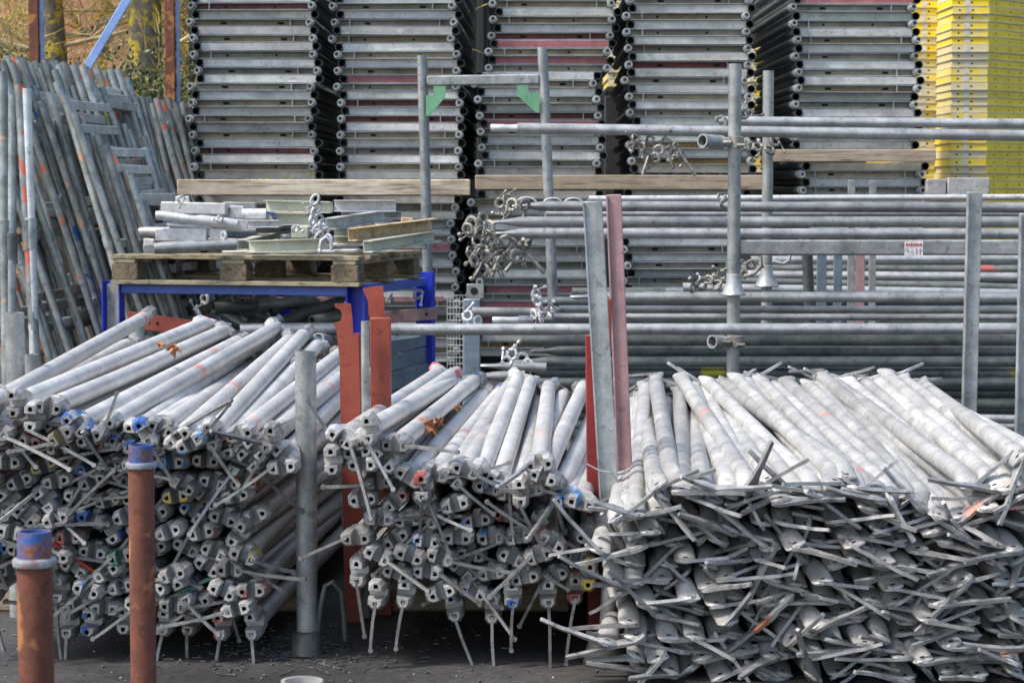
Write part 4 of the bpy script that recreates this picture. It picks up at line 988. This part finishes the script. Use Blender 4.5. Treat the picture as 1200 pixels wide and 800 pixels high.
# couplers on the rack post
def ring_clamp(c, label, post_r=.0238, tube_dir=(-.75, -.66, .05), L=.10, mat='galv'):
    root = thing('clamped_stub', label, 'coupler', c)
    mb = MB(); X, Z = V((1, 0, 0)), V((0, 1, 0))
    mb.loft([mb.ring_pts(c + V((0, 0, z)), X, Z, q, q, 24) for z, q in ((-.022, post_r * 1.12), (-.02, post_r * 1.28), (.02, post_r * 1.28), (.022, post_r * 1.12))]); part('clamp_band', mb, 'clamp', root)
    mb = MB(); mb.box(c + V((-.035, -.012, 0)), (.03, .03, .034), None, bev=.004); mb.tube(c + V((-.02, -.03, .0)), c + V((-.05, -.03, .0)), .009, n=6); mb.tube(c + V((.0, -.034, -.01)), c + V((.03, -.034, -.01)), .007, n=6); part('clamp_bolt', mb, 'clamp', root)
    d = V(tube_dir).normalized(); s = c + V((-.052, -.005, 0))
    mb = MB(); mb.pipe(s + d * L, s - d * .0, .0255, .0195, 24, .08, both=False); part('stub_tube', mb, mat, root)
ring_clamp(P(862, 167, 8.1), 'short tube stub clamped to the rack post near its top')
ring_clamp(P(862, 400, 8.1) , 'short tube stub clamped to the rack post below the long tube', L=.05)
def cluster(specs, word, group, mat='clamp', s=1.0, arm=True):
    for i, (u, v, Y) in enumerate(specs): coupler(P(u, v, Y), s * R.uniform(.85, 1.15), f'{word}, {nth(i + 1)} of the cluster', mat, group=group, arm=arm)
cluster([(845, 143, 8.4), (872, 134, 8.5), (884, 141, 8.7), (876, 170, 8.4), (888, 172, 8.7), (872, 180, 8.4), (902, 176, 8.9), (908, 166, 8.9)], 'cast coupler gripping the tubes between the two rack posts', 'couplers between the two rack posts', s=.62)
cluster([(745, 163, 8.32), (753, 172, 8.3), (762, 164, 8.35), (772, 176, 8.3), (780, 168, 8.35), (790, 172, 8.3), (798, 182, 8.32), (768, 185, 8.3), (757, 184, 8.32), (786, 184, 8.36), (740, 172, 8.34)], 'mud-grey coupler hanging under the high spigot-ended tube', 'couplers hanging under the high tube', s=.55)
def hang_arm(p, q, Y, label, w=.016):
    a = P(*p, Y); b = P(*q, Y); mb = MB(); mb.loft([mb.ring_pts(a.lerp(b, t), *mb.axes(b - a), k * w, k * w * .5, 10) for t, k in ((0, .6), (.1, .8), (.8, 1.1), (.95, 1.1), (1, .8))]); return single('coupler_arm', mb, 'clamp', label, 'coupler')
hang_arm((792, 172), (815, 206), 8.3, 'longest hanging arm at the right end of the hanging couplers', .013)
hang_arm((760, 182), (753, 205), 8.3, 'left hanging arm under the hanging couplers', .013)
hang_arm((782, 178), (790, 198), 8.3, 'short hanging arm in the middle of the hanging couplers', .012)
cluster([(553, 262, 8.3), (566, 256, 8.35), (560, 283, 8.3), (574, 288, 8.35), (586, 238, 8.6), (595, 234, 8.7), (590, 246, 8.6), (584, 290, 8.4), (600, 288, 8.4), (610, 292, 8.4), (596, 300, 8.35), (570, 300, 8.3), (552, 296, 8.3), (607, 280, 8.4), (580, 300, 8.4), (563, 272, 8.3), (548, 268, 8.3), (570, 278, 8.2), (592, 282, 8.25), (604, 300, 8.3), (556, 306, 8.25), (588, 308, 8.3), (574, 266, 8.25), (618, 286, 8.35), (615, 240, 8.7), (600, 240, 8.65), (566, 316, 8.3)], 'grimy swivel coupler at the left end of the three long tubes', 'couplers at the end of the three long tubes', s=.66)
for i, (p, q) in enumerate([((566, 306), (556, 325)), ((578, 305), (590, 326)), ((602, 305), (592, 318)), ((619, 298), (638, 320)), ((585, 300), (576, 324))]):
    hang_arm(p, q, 8.3, f'grey wedge arm hanging from the coupler cluster, {nth(i + 1)} from the left' if i < 4 else 'short grey wedge arm hanging in the middle of the coupler cluster', .017)
cluster([(630, 352, 8.2), (638, 358, 8.2), (645, 365, 8.25), (634, 372, 8.2), (626, 368, 8.2), (628, 345, 8.3), (560, 376, 8.4), (600, 415, 8.3), (612, 420, 8.3), (618, 426, 8.3), (594, 424, 8.2), (548, 370, 8.4)], 'pale coupler in the clutter left of the grey upright', 'couplers left of the grey upright', 'white_part', .58)
cluster([(822, 333, 8.3), (830, 328, 8.3), (838, 325, 8.35), (846, 322, 8.3), (812, 338, 8.4), (840, 334, 8.3), (872, 321, 8.5), (880, 310, 8.6)], 'grey coupler in the row left of the cone-collared post', 'couplers left of the cone collar', 'clamp', .6)
cluster([(846, 232, 8.6), (850, 238, 8.5)], 'small coupler on the long tubes beside the rack post', 'couplers beside the rack post', 'clamp', .6)
for i, (u, v) in enumerate([(617, 232), (648, 233), (672, 233)]):
    c = P(u, v + 7, 8.8); mb = MB(); mb.path([c + V((math.cos(a) * .04, 0, math.sin(a) * .026)) for a in [PI * q / 8 for q in range(9)]], .0045, 8); single('wire_loop', mb, 'wire', f'small pale loop standing on the upper long tube, {nth(i + 1)} from left', 'loop')
# curved hook by the second post
c = P(925, 306, 8.6); mb = MB(); mb.path([P(905, 306, 8.6), P(918, 309, 8.6), P(925, 305, 8.6), P(926, 298, 8.6)], .007, 8); single('hook', mb, 'white_part', 'small curved steel hook right of the second cone collar', 'hook')
mb = MB(); mb.path([P(872, 324, 8.3), P(884, 320, 8.3), P(892, 312, 8.3), P(891, 300, 8.3)], .008, 8); single('hook', mb, 'clamp', 'curved bracket between the two cone collars', 'hook')

# ------------------------------------------------------------------ wire basket and rack leg behind middle heap
x0 = P(524, 360, 9.6); x1 = P(546, 360, 9.6); zt = P(530, 346, 9.6).z
root = thing('wire_basket', 'galvanised wire mesh basket behind the blue corner post', 'basket', (x0.x, 9.6, 0))
mb = MB(); n = 6
for i in range(n + 1):
    x = x0.x + (x1.x - x0.x) * i / n; mb.tube((x, 9.6, .05), (x, 9.6, zt), .0018, n=5)
for i in range(22):
    z = .05 + (zt - .05) * i / 21; mb.tube((x0.x, 9.6, z), (x1.x, 9.6, z), .0018, n=5)
for i in range(7):
    y = 9.6 + i * .05; mb.tube((x1.x, y, .05), (x1.x, y, zt), .0018, n=5)
for i in range(22):
    z = .05 + (zt - .05) * i / 21; mb.tube((x1.x, 9.6, z), (x1.x, 9.9, z), .0018, n=5)
part('mesh_panel', mb, 'wire', root)
mb = MB(); mb.bar((x0.x, 9.6, .03), (x1.x, 9.6, .03), .02, .04); mb.bar((x0.x, 9.6, zt), (x1.x, 9.6, zt), .006, .006); part('basket_frame', mb, 'galv', root)
a = P(553, 350, 9.4); mb = MB(); mb.bar((a.x, 9.4, 0), a, .072, .05, bev=.004, up=(0, -1, 0)); mb.box(V((a.x, 9.4, .003)), (.12, .1, .006)); single('box_leg_post', mb, 'blue_grey', 'grey-blue box leg left of the dark tube bundle', 'post')
a = P(557, 341, 9.35); mb = MB(); mb.box(a, (.072, .008, .06), None, bev=.002); mb.tube(a + V((-.005, -.0055, 0)), a + V((-.005, .005, 0)), .016, n=16, mi=1); single('holed_plate', mb, ['galv', 'black'], 'square steel plate with round hole on top of the rack leg', 'plate')

# white block right of stack five
a = P(1085, 219, 12.3); b = P(1158, 219, 12.3); mb = MB(); mb.bar(a.lerp(b, .33), b, .08, .10, bev=.004); mb.bar(a, a.lerp(b, .31), .06, .085, bev=.004); single('concrete_block', mb, 'rim', 'pale dirty block lying between the fifth stack and the yellow decks', 'block')
bearer(a.x, b.x, 12.45, 0, P(600, 228, 12.3).z, 'tall timber crib under the pale block by the yellow decks')

# ------------------------------------------------------------------ yellow decks
def deck_mesh(w0, side, d, lipx=.006, holes=True):
    mb = MB(); h = .0472
    # plan outline: front run then obtuse corner to the right face
    ca, sa = math.cos(math.radians(46)), math.sin(math.radians(46))
    plan = [(0, 0), (w0, 0), (w0 + side * ca, side * sa), (w0 + side * ca, side * sa + d), (0, d)]
    cx = sum(p[0] for p in plan) / 5; cy_ = sum(p[1] for p in plan) / 5
    def grow(k): return [(x + (k if x > cx else -k), y + (k if y > cy_ else -k)) for x, y in plan]
    for z0, z1, k, mi in ((.006, h, 0, 0), (0, .006, .005, 1)):
        g_ = grow(k); mb.loft([[V((x, y, z0)) for x, y in g_], [V((x, y, z1)) for x, y in g_]], mi=mi)
    if holes:
        for x in (.045, w0 * .55) if w0 > .2 else (w0 * .45,): mb.tube((x, -.001, .026), (x, .004, .026), .0065, n=8, mi=2)
        mb.box((w0 * .55 - .03, -.0005, .026), (.03, .002, .03), mi=3)
        for t in (.15, .42, .66, .9):
            x = w0 + side * ca * t; y = side * sa * t
            mb.tube((x - .0005, y - .001, .026), (x - .004, y + .004, .026), .0065, n=8, mi=2)
    # colour the obtuse right face cleaner
    me = mb.mesh('deck', ['yellow', 'deck_lip', 'black', 'white_mark', 'yellow_side'])
    for p in me.polygons:
        if p.material_index == 0 and p.normal.x > .3 and p.normal.y < -.3: p.material_index = 4
    return me
def deck_stack(u0, Y, w0, side, d, zlo, zhi, word, group, nm='yellow_deck'):
    me = deck_mesh(w0, side, d); z = zhi; k = 1; x = P(u0, 215, Y).x
    while z > zlo:
        o = ob(nm, me, None, (x + R.uniform(-.004, .004), Y + R.uniform(-.006, .006), z)); tag(o, f'yellow deck, {nth(k)} from top of {word}', 'deck panel', group); z -= .0484; k += 1
deck_stack(1113, 14.3, .235, .6, 1.6, .62, 2.42, 'the right yellow stack', 'decks in the right yellow stack')
deck_stack(1060, 14.8, .27, .02, 1.6, .62, 2.45, 'the narrow stack behind the fifth frame stack', 'decks in the narrow yellow stack')
deck_stack(712, 15.6, .10, .01, .8, 1.75, 2.5, 'the stack between third and fourth frame stacks', 'decks glimpsed between frame stacks')
deck_stack(878, 15.6, .08, .01, .8, 1.15, 2.0, 'the stack between fourth and fifth frame stacks', 'decks glimpsed right of the fourth stack')
for nm, u, Y, w_ in (('right', 1150, 15.0, .7), ('narrow', 1075, 15.3, .3)):
    p = P(u, 215, Y); bearer(p.x - w_ / 2, p.x + w_ / 2, Y, 0, .60, f'tall timber crib under the {nm} yellow deck stack')
for nm, u, Y, zt_ in (('third', 718, 15.9, 1.72), ('fourth', 884, 15.9, 1.12)):
    p = P(u, 215, Y); bearer(p.x - .06, p.x + .06, Y, 0, zt_, f'tall timber crib coloured black as gap shade under the yellow decks beside the {nm} stack', 'rubber')  # crib colour is black to stand in for the shaded gap

# ------------------------------------------------------------------ background wall, poles, trees
mb = MB(); mb.box((0, 27.2, 3.2), (34, .4, 6.4)); o = single('brick_wall', mb, 'brick', 'blurred orange-red brick wall behind the bare trees', 'wall')
M['backdrop'] = metal('gap_shade_sheet', (.012, .016, .016), (.022, .028, .027), .0, .7, .0, 5)  # near-black sheet added so the gaps between stacks read as shade
mb = MB(); xs = P(222, 100, 17.6).x; pts = []
for k in range(60):
    x = xs + k * .12; pts += [(x, 0), (x + .04, 0), (x + .06, .03), (x + .10, .03)]
mb.loft([[V((x, 17.6 + y, 0)) for x, y in pts] + [V((x, 17.64 + y, 0)) for x, y in pts[::-1]], [V((x, 17.6 + y, 4.2)) for x, y in pts] + [V((x, 17.64 + y, 4.2)) for x, y in pts[::-1]]])
single('gap_backdrop', mb, 'backdrop', 'dark profiled sheet fence added to darken the gaps behind the frame stacks', 'backdrop')
def hpole(u, Y, label):
    p = P(u, 100, Y); root = thing('rusty_pole', label, 'pole', (p.x, Y, 0)); mb = MB(); mb.box((p.x, Y, 2.0), (.062, .05, 4.0), None, bev=.004); part('shaft', mb, 'rust_pole', root)
    mb = MB(); mb.box((p.x + .048, Y + .01, 2.0), (.022, .02, 4.0), None, bev=.003); part('blue_strip', mb, 'pole_blue', root)
hpole(41, 14.2, 'rusty vertical pole with pale blue strip behind the tall leaning frames'); hpole(200, 14.2, 'rusty vertical pole with pale blue strip beside the first frame stack')
a = P(99, 84, 13.0); b = P(162, -22, 13.0); mb = MB(); mb.bar(a + (a - b) * 1.5, b, .012, .05, bev=.004); single('blue_pole', mb, 'pole_blue', 'bright pale blue bar slanting up to the right before the trees', 'pole')

def tree(x, y, r, lean, label, seed, n_limb=9, h=6.0):
    rr = random.Random(seed); root = thing('bare_tree', label, 'tree', (x, y, 0)); mb = MB(); n_limb = int(n_limb * 1.9)
    pts = []; rad = []
    for i in range(12):
        t = i / 11; pts.append(V((x + lean * t + rr.uniform(-.03, .03), y + rr.uniform(-.03, .03), h * t))); rad.append(r * (1.15 - .55 * t) * rr.uniform(.93, 1.07))
    mb.path(pts, rad, 14); part('trunk', mb, 'bark', root)
    mb = MB()
    def grow(p, d, L, rad, lvl):
        K = 5; q = [p]; rs = [rad]
        for i in range(K):
            d = (d + V((rr.uniform(-.28, .28), rr.uniform(-.25, .25), rr.uniform(-.22, .24)))).normalized(); p = p + d * (L / K); q.append(p); rs.append(rad * (1 - .75 * (i + 1) / K))
            if lvl < 3 and rr.random() < (.95 if lvl < 2 else .75):
                for _ in range(1 if lvl else 2):
                    s = (d + V((rr.uniform(-1, 1), rr.uniform(-.8, .8), rr.uniform(-.8, .9)))).normalized(); grow(p, s, L * rr.uniform(.4, .7), max(rs[-1] * .6, .004), lvl + 1)
        mb.path(q, rs, 5 if lvl else 7)
    for i in range(n_limb):
        t = rr.uniform(.12, .62); p = V((x + lean * t, y, h * t)); a = rr.choice((0, PI)) + rr.uniform(-.7, .7)
        grow(p, V((math.cos(a), math.sin(a) * .6 - .15, rr.uniform(-.15, .5))).normalized(), rr.uniform(.9, 1.9), rr.uniform(.018, .04), 0)
    part('crown', mb, 'twig', root)
p = P(62, 100, 19); tree(p.x, 19, .11, .0, 'slim lichened tree trunk with tangled bare branches near the left edge', 3, 12)
p = P(168, 100, 18); tree(p.x, 18, .145, .05, 'thick trunk spotted with yellow lichen left of the first frame stack', 5, 12)
p = P(-30, 100, 21); tree(p.x, 21, .10, .0, 'bare tangled tree reaching in from the left edge', 9, 11)
p = P(118, 100, 22); tree(p.x, 22, .05, .1, 'thin bare sapling with pale twigs between the two lichened trunks', 12, 12)
p = P(215, 100, 21); tree(p.x, 21, .06, .1, 'thin bare tree just left of the first frame stack', 15, 10)
def shrub(u, v, Y, rx, rz, n, label):
    c = P(u, v, Y); mb = MB()
    root = thing('dark_shrub', label, 'shrub', (c.x, Y, 0))
    for _ in range(n):
        a = V((R.gauss(0, rx * .5), R.gauss(0, .25), R.gauss(0, rz * .5))) + c; q = Euler((R.uniform(0, 6), R.uniform(0, 6), R.uniform(0, 6))).to_matrix(); s = R.uniform(.012, .03)
        b_ = len(mb.v); mb.v += [tuple(a + q @ V(w)) for w in ((-s, 0, 0), (0, -s * .5, .002), (s, 0, 0), (0, s * .5, .002))]; mb.f.append((b_, b_ + 1, b_ + 2, b_ + 3)); mb.m.append(0)
    part('foliage', mb, 'leaf', root)
    mb = MB(); mb.path([(c.x, Y, 0), (c.x + .05, Y, c.z * .5), (c.x, Y, c.z)], [.03, .025, .01], 8)
    for _ in range(5): mb.path([(c.x + .02, Y, c.z * .6), (c.x + R.uniform(-rx, rx) * .8, Y, c.z + R.uniform(-.1, rz))], [.015, .006], 6)
    part('stem', mb, 'bark', root)
shrub(138, 112, 16.5, .42, .28, 1500, 'dark leafy shrub low between the trees and leaning frames')
shrub(212, 105, 17.2, .2, .35, 500, 'small dark shrub beside the first frame stack')
shrub(30, 85, 17.5, .3, .2, 600, 'sparse dark shrub behind the rusty pole at the left')

# ------------------------------------------------------------------ dry leaves and ground litter
def dry_leaf(c, s, label, name='dry_leaf'):
    mb = MB()
    for k in range(3):
        q = Euler((R.uniform(-1.2, 1.2), R.uniform(-1.2, 1.2), R.uniform(0, 6))).to_matrix(); n = 9
        top = []; bot = []
        for i in range(n):
            a = 2 * PI * i / n; r = s * R.uniform(.45, 1.0) * (1 if i % 2 else .82); p = V((math.cos(a) * r, math.sin(a) * r * .8, R.uniform(-.3, .3) * s))
            top.append(c + q @ p); bot.append(c + q @ (p * .98 + V((0, 0, -.0012))))
        mb.loft([bot, top])
    return single(name, mb, 'dry', label, 'leaf', angle=20)
dry_leaf(P(204, 410, 6.0), .036, 'curled brown dry leaf on the pale tubes of the left heap')
dry_leaf(P(188, 404, 6.0), .018, 'small crumpled dry leaf beside the bigger one on left heap')
dry_leaf(P(502, 500, 5.4), .040, 'brown dry leaf caught between pale tubes of the middle heap')
dry_leaf(P(515, 494, 5.4), .024, 'darker dry leaf scrap beside the leaf on middle heap')
dry_leaf(P(536, 478, 5.8), .016, 'small dry leaf scrap higher on the middle heap')
mb = MB()
for _ in range(620):
    x = R.uniform(-1.3, .6); y = R.uniform(4.3, 6.2); 
    if R.random() < .55: x = R.gauss(-.5, .12); y = R.gauss(5.15, .12)
    a = R.uniform(0, PI); L = R.uniform(.004, .026); w = R.uniform(.0012, .006); zz = .002
    mb.box((x, y, zz + .001), (L, w, .002), Euler((0, 0, a)))
o = ob('leaf_litter', mb.mesh('leaf_litter', 'dark_part')); tag(o, 'scattered dark twigs and leaf litter on the asphalt', 'litter', kind='stuff')
mb = MB()
for _ in range(120):
    x = R.uniform(-1.3, .6); y = R.uniform(4.3, 5.6); r = R.uniform(.001, .004); mb.tube((x, y, .0005), (x, y, r), r, r * .6, n=6)
o = ob('loose_grit', mb.mesh('loose_grit', 'clamp')); tag(o, 'small pale grit scattered on the asphalt', 'grit', kind='stuff')

# ------------------------------------------------------------------ world, sun, view
w = bpy.data.worlds.new('World'); sc.world = w; w.use_nodes = True
nt = w.node_tree; bg = nt.nodes['Background']; sky = nt.nodes.new('ShaderNodeTexSky'); sky.sky_type = 'NISHITA'; sky.sun_disc = False
EL, AZ = math.radians(55), math.radians(-112)     # sun high on the left, a little behind the camera
sky.sun_elevation = EL; sky.sun_rotation = AZ; sky.air_density = 1.2; sky.dust_density = 3.0
nt.links.new(sky.outputs[0], bg.inputs[0]); bg.inputs[1].default_value = .15
sd = bpy.data.lights.new('sun', 'SUN'); sd.energy = 2.7; sd.angle = math.radians(10); sd.color = (1, .94, .86)
so = bpy.data.objects.new('sun', sd); COL.objects.link(so)
dirv = V((math.sin(AZ) * math.cos(EL), math.cos(AZ) * math.cos(EL), math.sin(EL)))
so.rotation_mode = 'QUATERNION'; so.rotation_quaternion = dirv.to_track_quat('Z', 'Y'); so.location = dirv * 30
sc.view_settings.view_transform = 'Standard'; sc.view_settings.look = 'None'; sc.view_settings.exposure = .86; sc.view_settings.gamma = 1
sc.cycles.max_bounces = 6; sc.cycles.diffuse_bounces = 3; sc.cycles.glossy_bounces = 3
